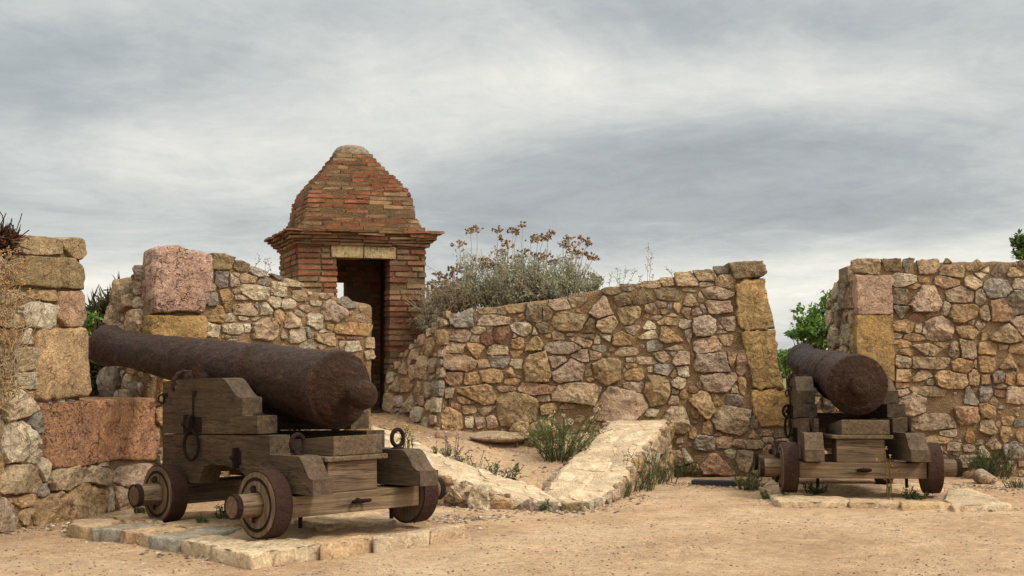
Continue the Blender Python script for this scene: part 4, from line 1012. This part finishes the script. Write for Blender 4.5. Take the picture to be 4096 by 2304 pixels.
for k, (sx, sy, z, n, H, lab) in enumerate([(2480, 1990, -.1, 34, .26, 'grey green grass tuft at the low front end of the right ramp wall'), (2540, 1965, -.1, 46, .55, 'tall thin weed against the outer face of the right ramp wall'), (2625, 1935, -.1, 44, .42, 'weedy tuft halfway along the outer face of the right ramp wall'),
        (2720, 1905, -.1, 50, .34, 'green tuft between the right ramp wall and the dark board'), (2187, 2032, -.08, 12, .16, 'small green sprig at the very tip where the ramp walls meet'), (2310, 2020, -.1, 14, .10, 'flat green tuft just right of the ramp tip'), (2400, 2008, -.1, 12, .09, 'second flat tuft between the ramp tip and the grass tuft'),
        (3000, 1965, -.1, 40, .28, 'dry green weeds along the left edge of the far platform'), (3065, 1998, -.1, 16, .14, 'low weeds at the front left corner of the far platform'), (3265, 1965, -.06, 22, .2, 'dark straggly weed under the left side of the far carriage'), (3660, 1985, -.06, 26, .2, 'dark weed by the right wheel of the far carriage'),
        (3830, 1905, -.1, 44, .46, 'bushy dark weed against the right wall behind the far cannon wheel'), (3960, 1915, -.1, 80, .5, 'broad dark green bush at the foot of the right wall'), (4065, 1955, -.1, 22, .16, 'small green tuft near the right edge of the photo'),
        (188, 2075, -.1, 8, .2, 'leftmost small weed at the foot of the left pier'), (322, 2070, -.1, 10, .17, 'small weed at the foot of the left pier beside the platform'), (800, 2088, 0.0, 12, .1, 'little rosette plant on the slab between the near wheels'), (905, 2072, 0.0, 22, .22, 'dry dark weed under the near carriage'), (560, 2052, 0.0, 12, .12, 'grass sprig under the near front axle end')]):
    b = gp(sx, sy, z) if z < -.05 else on_z(sx, sy, z)
    weed(lab, b, n, H, .8 if H < .4 else .45, 70 + k, G3 if 'dark' in lab else (G2 if 'dry' in lab or 'grey' in lab else G1), STEM, None, .1, leafL=.028 if H < .2 else .034, dens=8, radius=.05 + .05 * (n > 18) + .12 * (n > 40))
weed('thin yellow green stalk standing in front of the far axle beam', on_z(3545, 1990, -.06), 3, .62, .12, 95, rgb(150, 130, 60, .9), rgb(140, 116, 62, .9), rgb(176, 146, 70, .8), .35, name='dry_stalk', dens=7)

def stalks(label, pts, seed, Y, col=TWIG, dots=rgb(92, 72, 56, .8)):
    """dry seed stalks: list of (px foot x, foot y, px top x, top y)"""
    rnd = random.Random(seed); a0 = on_y(pts[0][0], pts[0][1], Y); root = thing('dry_stalk', a0, label, 'plant', 'dry stalks on the wall tops')
    for (x0, y0, x1, y1) in pts:
        st, sd = MB(), MB(); yy = Y + rnd.uniform(-.1, .1); a, b = on_y(x0, y0 + 12, yy), on_y(x1, y1, yy + rnd.uniform(-.1, .1)); n = 7
        P = [a.lerp(b, i / n) + Vector((rnd.uniform(-.01, .01), rnd.uniform(-.01, .01), 0)) for i in range(n + 1)]
        st.tube(P, [.004 - .0003 * i for i in range(n + 1)], 3, jit(col, .15, rnd), cap=False)
        L = (b - a).length
        for _ in range(int(6 + L * 26)):
            k = rnd.randrange(2, n); p = P[k].lerp(P[k + 1 if k < n else k], rnd.random()); q = p + rdir(rnd, .6) * rnd.uniform(.01, .06)
            st.tube([p, q], .0016, 3, col, cap=False); sd.blob(q, rnd.uniform(.004, .0075), jit(dots, .3, rnd))
        kid(st, 'stem', M_DRY, root); kid(sd, 'seed_head', M_DRY, root)
stalks('tall dry seed stalk standing alone on the right half of the centre wall', [(2588, 1122, 2594, 982), (2596, 1122, 2606, 1015), (2600, 1125, 2618, 1095)], 1, 17.0)
stalks('short dark seed stalks on the centre wall right of the silvery bush', [(2432, 1150, 2446, 1090), (2468, 1145, 2471, 1072), (2490, 1142, 2506, 1060), (2500, 1142, 2543, 1080), (2470, 1148, 2480, 1092), (2545, 1135, 2566, 1100)], 2, 17.0, rgb(112, 112, 76, .8))
stalks('two small dry stalks on top of the middle wall', [(1020, 1068, 1038, 1022), (1064, 1086, 1060, 1030), (1070, 1088, 1080, 1060)], 3, 14.6)
stalks('single short stalk leaning on the highest part of the centre wall', [(2696, 1104, 2664, 1066)], 4, 17.0, rgb(120, 120, 90, .8))

# big dry bush on the centre wall
def bush(label, name, cat, zones, heads, seed):
    rnd = random.Random(seed); root = thing(name, on_y(2000, 1230, 17.45), label, cat); st, lf = MB(), MB()
    SG = [rgb(164, 166, 142, .9), rgb(138, 142, 112, .9), rgb(186, 186, 160, .9), rgb(150, 138, 96, .85)]
    BR = [rgb(142, 112, 80, .8), rgb(170, 140, 104, .8), rgb(122, 90, 62, .8)]
    for (x, yb, yt, w, n, gcol) in zones:
        for _ in range(n):
            yy = 17.45 + rnd.uniform(-.38, .32); b = on_y(x + rnd.uniform(-w, w) * .8, yb + 8, yy); t = on_y(x + rnd.gauss(0, .75) * w, yb + (yt - yb) * rnd.uniform(.35, 1), yy + rnd.uniform(-.25, .25))
            L = (t - b).length; P = curve(b, (t - b), L, 5, rnd, .22)
            st.tube(P, [.006, .005, .0045, .004, .003, .002], 3, jit(rnd.choice((TWIG, rgb(120, 104, 84, .8), rgb(172, 156, 128, .8))), .2, rnd), cap=False)
            for _k in range(38 if gcol else 26):
                tt = rnd.uniform(.2, 1) * 4.99; k = int(tt); p = P[k].lerp(P[k + 1], tt - k) + rdir(rnd) * rnd.uniform(0, .06)
                if gcol: lf.leaf(p, rdir(rnd, .7), rdir(rnd), rnd.uniform(.03, .065), rnd.uniform(.009, .017), jit(rnd.choice(SG), .25, rnd))
                elif rnd.random() < .55: st.tube([p, p + rdir(rnd, .3) * rnd.uniform(.03, .09)], .0022, 3, jit(TWIG, .3, rnd), cap=False)
                else: lf.leaf(p, rdir(rnd, .2), rdir(rnd), rnd.uniform(.02, .05), .014, jit(rnd.choice(BR + SG[3:]), .3, rnd))
    for (xt, yt, xb, yb, size) in heads:
        yy = 17.45 + rnd.uniform(-.3, .2); b, t = on_y(xb, yb, yy), on_y(xt, yt, yy)
        n = 6; P = [b.lerp(t, i / n) + Vector((rnd.uniform(-.012, .012), rnd.uniform(-.012, .012), 0)) for i in range(n)]; P.append(t - Vector((0, 0, .05)))
        st.tube(P, [.0058, .0052, .005, .0046, .004, .0036, .003], 3, jit(TWIG, .2, rnd), cap=False)
        s_ = size * .0031; hd = MB()
        for _ in range(11):
            a = rnd.uniform(0, 6.28); q = rnd.random() ** .5; e = t + Vector((math.cos(a) * s_ * q, math.sin(a) * s_ * q, rnd.uniform(-.03, .02) - .04 * q * q))
            st.tube([P[-1] - Vector((0, 0, .02)), e], .0025, 3, TWIG, cap=False)
            for _k in range(5): hd.blob(e + rdir(rnd, .2) * rnd.uniform(0, .02), rnd.uniform(.008, .0135), jit(rnd.choice(BR), .25, rnd))
        kid(hd, 'flower_head', M_DRY, root)
    kid(st, 'stem', M_DRY, root); kid(lf, 'foliage', M_LEAF, root)
bush('big silvery grey green bush with dry brown flower heads on the centre wall', 'dry_bush', 'bush',
     [(2005, 1225, 985, 34, 60, 1), (2080, 1210, 1010, 50, 70, 1), (2150, 1205, 975, 36, 50, 1), (2225, 1195, 1040, 40, 50, 1), (2290, 1180, 1000, 36, 40, 1), (1885, 1215, 970, 26, 44, 1), (1950, 1225, 1100, 40, 50, 1), (2060, 1215, 1080, 160, 90, 0), (2360, 1165, 1090, 36, 30, 1), (2020, 1225, 1130, 70, 60, 1), (2180, 1200, 1110, 80, 60, 1)],
     [(x, y, xb, yb, s) for x, y, xb, yb, s in ((1884, 912, 1882, 1100, 28), (1910, 908, 1900, 1100, 26), (1836, 966, 1845, 1100, 32), (1988, 912, 1992, 1130, 30), (2006, 946, 2004, 1130, 24), (2050, 912, 2042, 1130, 24), (2066, 920, 2044, 1100, 16), (2088, 889, 2086, 1120, 16), (2034, 968, 2020, 1120, 24),
      (2126, 950, 2110, 1120, 26), (2152, 934, 2140, 1120, 34), (2168, 944, 2150, 1110, 26), (2196, 922, 2180, 1120, 30), (2190, 944, 2185, 1120, 20), (2094, 996, 2080, 1130, 30), (2064, 1024, 2060, 1130, 30), (2136, 1006, 2130, 1130, 34), (2180, 1016, 2170, 1130, 30), (2274, 946, 2250, 1120, 30), (2300, 972, 2270, 1120, 38), (2330, 948, 2290, 1120, 32),
      (2350, 966, 2300, 1120, 24), (2290, 992, 2260, 1120, 28), (2310, 1014, 2280, 1120, 30), (2356, 1018, 2310, 1140, 34), (2378, 1020, 2320, 1140, 28), (2378, 1100, 2350, 1170, 34), (2390, 1112, 2360, 1170, 26), (1930, 1030, 1935, 1150, 34), (1950, 1050, 1950, 1150, 30), (1925, 1055, 1930, 1150, 26), (1975, 1050, 1975, 1150, 30), (2254, 970, 2240, 1120, 20), (2330, 1000, 2290, 1120, 26), (2205, 1040, 2200, 1130, 24), (2012, 1000, 2010, 1120, 20))], 81)
bush('low grey brown twiggy bush hanging over the passage wall beside the sentry box', 'dry_bush', 'bush',
     [(1760, 1285, 1130, 50, 150, 0), (1830, 1240, 1110, 45, 110, 0), (1730, 1330, 1190, 40, 90, 0), (1770, 1290, 1220, 50, 60, 1), (1870, 1235, 1140, 40, 70, 0), (1720, 1320, 1260, 30, 30, 1)],
     [(1752, 1090, 1760, 1200, 26), (1728, 1118, 1740, 1210, 24), (1766, 1118, 1770, 1210, 30), (1786, 1098, 1788, 1210, 16), (1816, 1062, 1820, 1200, 30), (1830, 1066, 1832, 1200, 20), (1812, 1086, 1815, 1200, 14), (1834, 1114, 1836, 1200, 26), (1790, 1130, 1790, 1220, 26), (1725, 1140, 1735, 1230, 20), (1745, 1150, 1750, 1230, 22), (1845, 1130, 1845, 1210, 22)], 82)

# succulent beyond the left embrasure
def iceplant(label, lobes, n, seed, Y, spread, base, hang=False):
    rnd = random.Random(seed); root = thing('ice_plant', base, label, 'plant'); lf = MB(); st = MB()
    C = [rgb(62, 74, 40, .8), rgb(84, 96, 50, .8), rgb(104, 62, 44, .8), rgb(52, 50, 34, .8), rgb(96, 70, 46, .8)]
    for (x, y, w, h) in lobes:
        for _ in range(n):
            p = on_y(x + rnd.gauss(0, .5) * w, y + rnd.gauss(0, .5) * h, Y + rnd.uniform(-spread, spread))
            d = rdir(rnd, -.3 if hang else .7); L = rnd.uniform(.07, .12) if hang else rnd.uniform(.08, .16); c = jit(rnd.choice(C if not hang else C[2:] + [rgb(120, 52, 44, .8)]), .3, rnd)
            lf.tube([p, p + d * L * .5 + Vector((0, 0, .008)), p + d * L + Vector((0, 0, .03))], [.009, .010, .001], 3, c, smooth=False)
        for _ in range(8):
            p = on_y(x + rnd.gauss(0, .4) * w, y + h * .5, Y); st.tube(curve(p, rdir(rnd, .3), .25, 5, rnd, .4), .005, 3, rgb(70, 50, 38, .8))
    kid(st, 'stem', M_DRY, root); kid(lf, 'leaf', M_LEAF, root)
iceplant('dark green spiky succulent beyond the left embrasure under the cannon muzzle', [(480, 1225, 40, 50), (440, 1260, 60, 60), (420, 1310, 80, 60), (400, 1400, 60, 70), (410, 1470, 60, 70), (400, 1550, 60, 60), (360, 1300, 40, 50), (450, 1360, 50, 60), (500, 1290, 30, 60), (350, 1420, 30, 80), (440, 1550, 40, 50)], 430, 83, 15.1, .3, on_y(420, 1600, 15.1))
iceplant('reddish dry succulent hanging over the top of the left pier', [(20, 968, 30, 22), (10, 1000, 26, 28), (42, 955, 18, 10), (0, 950, 26, 14), (-40, 975, 40, 34)], 110, 84, 11.55, .12, on_y(20, 1000, 11.6), True)

def leafy(label, lobes, n, seed, Y, spread, size=.06, cols=None, name='shrub', base=None, trunk=True):
    rnd = random.Random(seed); cols = cols or [rgb(84, 112, 44, 1), rgb(108, 138, 58, 1), rgb(66, 90, 38, 1), rgb(130, 158, 74, 1)]
    xm = sum(l[0] for l in lobes) / len(lobes); ym = max(l[1] + l[3] for l in lobes)
    b = Vector(base) if base else on_y(xm, ym, Y); root = thing(name, b, label, 'shrub'); lf, st = MB(), MB()
    for (x, y, w, h) in lobes:
        c = on_y(x, y, Y); sx, sz = w * Y / F_PX, h * Y / F_PX
        for q in range(5):
            e = c + Vector((rnd.gauss(0, .45) * sx, rnd.uniform(-spread, spread), rnd.gauss(0, .45) * sz)); st.tube(curve(b, e - b, (e - b).length, 5, rnd, .12), [.02, .016, .012, .009, .006, .003], 5, rgb(92, 72, 52, .8))
        cl = [(rnd.gauss(0, .42), rnd.uniform(-1, 1), rnd.gauss(0, .42)) for _ in range(16)]
        for _ in range(n):
            k = rnd.choice(cl); p = c + Vector(((k[0] + rnd.gauss(0, .16)) * sx, (k[1] + rnd.gauss(0, .15)) * spread, (k[2] + rnd.gauss(0, .16)) * sz))
            lf.leaf(p, rdir(rnd, .1), rdir(rnd, .6), size * rnd.uniform(.7, 1.3), size * .6, jit(rnd.choice(cols), .25, rnd))
    kid(st, 'stem', M_DRY, root); kid(lf, 'foliage', M_LEAF, root)
leafy('bright green leafy shrub in the right embrasure above the cannon muzzle', [(3290, 1290, 80, 70), (3330, 1230, 60, 50), (3250, 1300, 60, 60), (3340, 1330, 60, 70), (3210, 1340, 40, 40), (3370, 1260, 50, 60), (3290, 1370, 90, 50)], 420, 85, 20.0, .45, .075, base=(4.2, 20.0, -.1))
leafy('low green shrub beyond the sill left of the far cannon muzzle', [(3120, 1440, 40, 40), (3155, 1430, 40, 40), (3140, 1480, 60, 40), (3200, 1450, 50, 50)], 320, 86, 21.5, .35, .06, base=(4.1, 21.5, -.1))
leafy('leafy green climber rising above the right wall at the photo edge', [(4080, 980, 26, 44), (4100, 1010, 40, 40), (4120, 930, 30, 50), (4075, 960, 18, 18), (4130, 1020, 50, 40)], 120, 87, 17.9, .2, .07, cols=[rgb(78, 98, 46, 1), rgb(100, 122, 58, 1), rgb(62, 80, 38, 1)], name='climber', base=on_y(4110, 1060, 17.9))
leafy('fresh green sprigs at the embrasure opening beside the left pier', [(350, 1290, 24, 36), (372, 1270, 20, 30), (345, 1330, 18, 30)], 70, 88, 14.6, .1, .055, name='weed', base=on_y(360, 1400, 14.6))
# straw coloured bush at the left edge
rnd = random.Random(89); base = on_y(20, 1560, 11.2)
root = thing('dry_bush', base, 'golden dry everlasting bush at the left edge in front of the left pier', 'bush'); st, hd = MB(), MB()
for _ in range(460):
    x, y = rnd.gauss(5, 42), rnd.uniform(1040, 1640)
    if x > 105 or (x > 40 and rnd.random() < .5): continue
    p = on_y(x, y, 11.15 + rnd.uniform(-.2, .22)); d = rdir(rnd, .5); P = curve(p, d, rnd.uniform(.08, .2), 4, rnd, .35)
    st.tube(P, [.004, .0035, .003, .0025, .002], 3, jit(rgb(176, 150, 112, .8), .25, rnd), cap=False)
    if y < 1420 or rnd.random() < .25:
        for _k in range(rnd.choice((5, 8, 10))): hd.blob(P[-1] + rdir(rnd) * rnd.uniform(0, .03), rnd.uniform(.005, .009), jit(rnd.choice((rgb(176, 134, 80, .8), rgb(150, 108, 66, .8), rgb(190, 156, 104, .8))), .25, rnd))
for _ in range(14): st.tube(curve(base + rdir(rnd) * .08, (rnd.uniform(-.6, .5), 0, 1), rnd.uniform(.5, .95), 7, rnd, .15), [.008, .007, .006, .005, .004, .004, .003, .002], 4, jit(TWIG, .2, rnd))
kid(st, 'stem', M_DRY, root); kid(hd, 'flower_head', M_DRY, root)
# bare twigs in the left embrasure
rnd = random.Random(90); b = on_y(530, 1450, 14.4)
root = thing('dry_twigs', b, 'bare dry twigs hanging below the near cannon muzzle', 'plant'); mb = MB()
for _ in range(26): mb.tube(curve(b + rdir(rnd) * .05, (rnd.uniform(-1.2, .3), rnd.uniform(-.3, .1), rnd.uniform(-.9, .3)), rnd.uniform(.15, .5), 6, rnd, .2), [.004, .0035, .003, .003, .0025, .002, .0015], 3, jit(TWIG, .2, rnd), cap=False)
kid(mb, 'stem', M_DRY, root)

# ------------------------------------------------------------------ loose stones, board, gravel
def rock(label, sx, sy, z, w, h, col, seed, name='rock'):
    rnd = random.Random(seed); p = gp(sx, sy, z); mb = MB(); n, m = 18, 10; vs = []
    sd = Vector((rnd.uniform(-9, 9), rnd.uniform(-9, 9), rnd.uniform(-9, 9))); pl = [(rdir(rnd, .3), rnd.uniform(.62, .9)) for _ in range(9)]
    for i in range(m + 1):
        th = PI * i / m
        for k in range(n):
            d = Vector((math.sin(th) * math.cos(2 * PI * k / n), math.sin(th) * math.sin(2 * PI * k / n), math.cos(th))); r = 1.0
            for nn, c in pl:
                q = d.dot(nn)
                if q > .05: r = min(r, c / q)
            r *= 1 + .12 * noise.noise(d * 2.4 + sd) + .05 * noise.noise(d * 7 + sd)
            vs.append((p.x + d.x * r * w / 2, p.y + d.y * r * w * .42, p.z + h * .38 + d.z * r * h * .62))
    mb.add(vs, [(i * n + k, (i + 1) * n + k, (i + 1) * n + (k + 1) % n, i * n + (k + 1) % n) for i in range(m) for k in range(n)], col, 0, True)
    o = mb.build(name, M_STONE, loc=tuple(p), recalc=True); tag(o, label, 'rock', 'loose rocks')
rock('pinkish cream rock lying alone in front of the right wall', 3935, 1935, -.1, .30, .17, PAL['p'], 1)
rock('pale grey cream boulder behind the tall weed between the ramp walls', 2190, 1790, .22, .42, .32, PAL['w'], 2)
rock('yellowish boulder right beside the pale boulder between the ramp walls', 2180, 1815, .2, .38, .22, PAL['o'], 3)
rock('long low pinkish stone at the foot of the centre wall left of the boulders', 1985, 1770, .34, .8, .1, PAL['t'], 4)
rock('rounded tan stone ending the low stone row under the centre wall', 2085, 1772, .3, .3, .15, PAL['o'], 5)
rock('small dark pink stone at the corner of the passage wall', 1760, 1745, .42, .12, .09, PAL['u'], 6)
rock('brown crumbly stone at the near right rear wheel', 1690, 2095, -.06, .13, .1, PAL['b'], 7)
rock('small red brown chip left of the brown crumbly stone', 1655, 2105, -.06, .07, .05, PAL['r'], 8)
rock('rounded stone under the left ramp wall beside the near wheel', 1800, 2005, -.1, .18, .15, PAL['t'], 9)
rock('flat brown stone below the yellowish boulder', 2125, 1840, .15, .22, .1, PAL['u'], 10)
rock('small tan stone resting on a slab under the near carriage', 925, 2100, 0, .1, .06, PAL['t'], 11)
rock('orange stone beside the pinkish cream rock', 3890, 1915, -.1, .2, .12, PAL['o'], 12)
mb = MB(); a = on_z(2765, 1932, -.07); b = on_z(2960, 1938, -.07); d = (b - a).normalized(); s_ = Vector((-d.y, d.x, 0))
mb.add([tuple(a + s_ * w * .14 + d * (b - a).length * t + Vector((0, 0, z))) for z in (-.05, .03) for w in (0, 1) for t in (0, 1)], [(0, 2, 3, 1), (4, 5, 7, 6), (0, 1, 5, 4), (2, 6, 7, 3), (0, 4, 6, 2), (1, 3, 7, 5)], (1, 1, 1), 0, False)
tag(mb.build('board', M_TAR, loc=tuple(a), bevel=.006, recalc=True), 'dark tarred board lying on the sand before the centre wall', 'board')

rnd = random.Random(99); mb = MB()
SL = [rgb(150, 132, 112, .8), rgb(210, 184, 150, .8), rgb(186, 150, 112, .8), rgb(120, 104, 88, .8), rgb(222, 206, 180, .8), rgb(176, 132, 98, .8)]
def pebble(x, y, z, r):
    n = 5; c = jit(rnd.choice(SL), .2, rnd); a0 = rnd.random() * 6; e = rnd.uniform(.6, 1)
    ring = [(x + math.cos(a0 + 2 * PI * k / n) * r * rnd.uniform(.75, 1.1), y + math.sin(a0 + 2 * PI * k / n) * r * e * rnd.uniform(.75, 1.1), z + r * .15) for k in range(n)]
    mb.add(ring + [(x + rnd.uniform(-.2, .2) * r, y + rnd.uniform(-.2, .2) * r, z + r * rnd.uniform(.45, .75)), (x, y, z - r * .4)], [(k, (k + 1) % n, n) for k in range(n)] + [((k + 1) % n, k, n + 1) for k in range(n)], c, 0, False)
edges = [((276, 2110), (850, 2235)), ((850, 2240), (1300, 2195)), ((1300, 2200), (1860, 2112)), ((1780, 2020), (2290, 2045)), ((2290, 2045), (2560, 1985)), ((3060, 2010), (4040, 2040)), ((0, 2130), (330, 2085)), ((2650, 1935), (3060, 1960)), ((3830, 1945), (4096, 1960)), ((1700, 2090), (2000, 2060))]
for (a, b) in edges:
    for _ in range(420):
        t = rnd.random(); q = on_z(a[0] + (b[0] - a[0]) * t, a[1] + (b[1] - a[1]) * t, -.1); q += Vector((rnd.gauss(0, .16), rnd.gauss(0, .16), 0)); pebble(q.x, q.y, ground_z(q.x, q.y), rnd.choice((.006, .008, .01, .013, .018, .024)))
for _ in range(14000):
    y = 8.6 + 8 * rnd.random() ** 1.3; x = rnd.uniform(-.42, .42) * y
    if noise.noise(Vector((x * .8, y * .8, 5))) < rnd.uniform(-.5, .35): continue
    pebble(x, y, ground_z(x, y), rnd.choice((.004, .005, .006, .007, .009, .012)))
for _ in range(900):
    x, y = rnd.uniform(-1.7, 1.6), rnd.uniform(14, 17.6)
    if inside(BANK, x, y): pebble(x, y, ground_z(x, y), rnd.choice((.006, .009, .013, .018, .025)))
tag(mb.build('gravel', M_STONE), kind='stuff')

# ------------------------------------------------------------------ sky and light
w = bpy.data.worlds.new('World'); scene.world = w; w.use_nodes = True
nt = w.node_tree; nt.nodes.clear()
def N(t, **k):
    n = nt.nodes.new(t)
    for a, v in k.items(): setattr(n, a, v)
    return n
def Mth(op, a, b=0.0, clamp=False):
    n = N('ShaderNodeMath', operation=op, use_clamp=clamp)
    for i, v in enumerate((a, b)):
        if hasattr(v, 'node'): nt.links.new(v, n.inputs[i])
        else: n.inputs[i].default_value = v
    return n.outputs[0]
SUN_EL, SUN_AZ = math.radians(46), math.radians(122)
sky = N('ShaderNodeTexSky'); sky.sky_type = 'NISHITA'; sky.sun_disc = False; sky.sun_elevation = SUN_EL; sky.sun_rotation = SUN_AZ
sky.air_density = 1.2; sky.dust_density = 3
tc = N('ShaderNodeTexCoord').outputs['Generated']; sep = N('ShaderNodeSeparateXYZ'); nt.links.new(tc, sep.inputs[0]); DX, DY, DZ = sep.outputs
zc = Mth('MAXIMUM', DZ, 0.0)
iz = Mth('DIVIDE', 1.0, Mth('ADD', zc, .11))                  # cloud sheet overhead: direction -> flat layer
cb = N('ShaderNodeCombineXYZ'); nt.links.new(Mth('MULTIPLY', DX, iz), cb.inputs[0]); nt.links.new(Mth('MULTIPLY', DY, iz), cb.inputs[1])
def noi(scale, detail, rough, sc=(1, 1, 1), dist=0.0, off=(0, 0, 0), rot=0):
    m = N('ShaderNodeMapping'); nt.links.new(cb.outputs[0], m.inputs[0]); m.inputs['Scale'].default_value = sc; m.inputs['Location'].default_value = off; m.inputs['Rotation'].default_value = (0, 0, rot)
    n = N('ShaderNodeTexNoise'); nt.links.new(m.outputs[0], n.inputs['Vector']); n.inputs['Scale'].default_value = scale; n.inputs['Detail'].default_value = detail; n.inputs['Roughness'].default_value = rough; n.inputs['Distortion'].default_value = dist
    return n.outputs[0]
AZ = Mth('ARCTAN2', DX, DY)
EL = Mth('ARCSINE', DZ)
def blobs(px, py, rx, ry, amp):
    """soft bank of cloud centred on a direction"""
    d = ray(px, py).normalized(); a0, e0 = math.atan2(d.x, d.y), math.asin(d.z)
    a = Mth('DIVIDE', Mth('SUBTRACT', AZ, a0), rx / F_PX); e = Mth('DIVIDE', Mth('SUBTRACT', EL, e0), ry / F_PX)
    q = Mth('ADD', Mth('MULTIPLY', a, a), Mth('MULTIPLY', e, e))
    return Mth('MULTIPLY', Mth('POWER', 2.71828, Mth('MULTIPLY', q, -1.0)), amp)
val = Mth('ADD', Mth('MULTIPLY', Mth('SUBTRACT', noi(.9, 8, .62, (1, .7, 1), .9, (3, 1, 0), .25), .5), .7), .50)
val = Mth('ADD', val, Mth('MULTIPLY', Mth('SUBTRACT', noi(2.6, 9, .66, (1, .8, 1), 1.2, (7, 2, 0), .2), .5), .32))
val = Mth('ADD', val, Mth('MULTIPLY', Mth('SUBTRACT', noi(8, 8, .66, (1, .9, 1), 1.0, (2, 9, 0), .3), .5), .16))
for b in ((2750, 700, 900, 260, -.19), (3400, 620, 700, 200, -.10), (2300, 330, 800, 200, .20), (3400, 330, 600, 130, .16), (300, 250, 900, 260, -.20), (3100, 60, 800, 170, -.24), (1000, 560, 700, 160, .08), (500, 1150, 900, 130, .24), (2900, 1190, 1500, 110, .30), (1600, 90, 700, 160, -.05), (1850, 930, 700, 100, -.16), (3500, 850, 700, 90, -.10), (600, 820, 700, 130, -.02), (3900, 1050, 900, 90, .16)):
    val = Mth('ADD', val, blobs(*b))
rp = N('ShaderNodeValToRGB'); nt.links.new(val, rp.inputs[0]); e = rp.color_ramp.elements
stops = [(.08, rgb(139, 144, 148)), (.32, rgb(161, 166, 168)), (.50, rgb(184, 187, 185)), (.70, rgb(209, 208, 201)), (.92, rgb(234, 230, 218))]
while len(e) < len(stops): e.new(.5)
for i, (p, c) in enumerate(stops): e[i].position = p; e[i].color = (*c, 1)
# an overcast sky is brighter overhead than at the horizon
zb = Mth('ADD', 1.0, Mth('MULTIPLY', Mth('POWER', zc, 1.1), 1.3))
zen = Mth('ADD', 1.0, Mth('MULTIPLY', Mth('MULTIPLY', Mth('SUBTRACT', zc, .25), 1.9, ), 1.0))
zen = Mth('MAXIMUM', zen, 1.0)
# bright lobe round the hidden sun, added out of view to light the walls
dt = Mth('ADD', Mth('ADD', Mth('MULTIPLY', DX, math.sin(SUN_AZ) * math.cos(SUN_EL)), Mth('MULTIPLY', DY, math.cos(SUN_AZ) * math.cos(SUN_EL))), Mth('MULTIPLY', DZ, math.sin(SUN_EL)))
zen = Mth('ADD', zen, Mth('MULTIPLY', Mth('POWER', Mth('MAXIMUM', dt, 0.0), 2.0), 1.9))
cm = N('ShaderNodeVectorMath', operation='SCALE'); nt.links.new(rp.outputs[0], cm.inputs[0]); nt.links.new(Mth('MULTIPLY', zen, 8.6), cm.inputs['Scale'])
mx = N('ShaderNodeMix', data_type='RGBA'); mx.inputs[0].default_value = .95; nt.links.new(sky.outputs[0], mx.inputs[6]); nt.links.new(cm.outputs[0], mx.inputs[7])
bg = N('ShaderNodeBackground'); bg.inputs['Strength'].default_value = .1; nt.links.new(mx.outputs[2], bg.inputs['Color'])
wo = N('ShaderNodeOutputWorld'); nt.links.new(bg.outputs[0], wo.inputs[0])
sl = bpy.data.lights.new('sun', 'SUN'); sl.energy = 1.5; sl.angle = math.radians(11); sl.color = (1.0, .93, .82)
so = bpy.data.objects.new('sun', sl); COLL.objects.link(so)
sd = Vector((math.sin(SUN_AZ) * math.cos(SUN_EL), math.cos(SUN_AZ) * math.cos(SUN_EL), math.sin(SUN_EL)))
so.rotation_euler = (-sd).to_track_quat('-Z', 'Y').to_euler(); so.location = sd * 50
scene.view_settings.view_transform = 'Standard'; scene.view_settings.look = 'None'; scene.view_settings.gamma = 1; scene.view_settings.exposure = 0.6
scene.render.engine = 'CYCLES'; scene.cycles.use_denoising = True
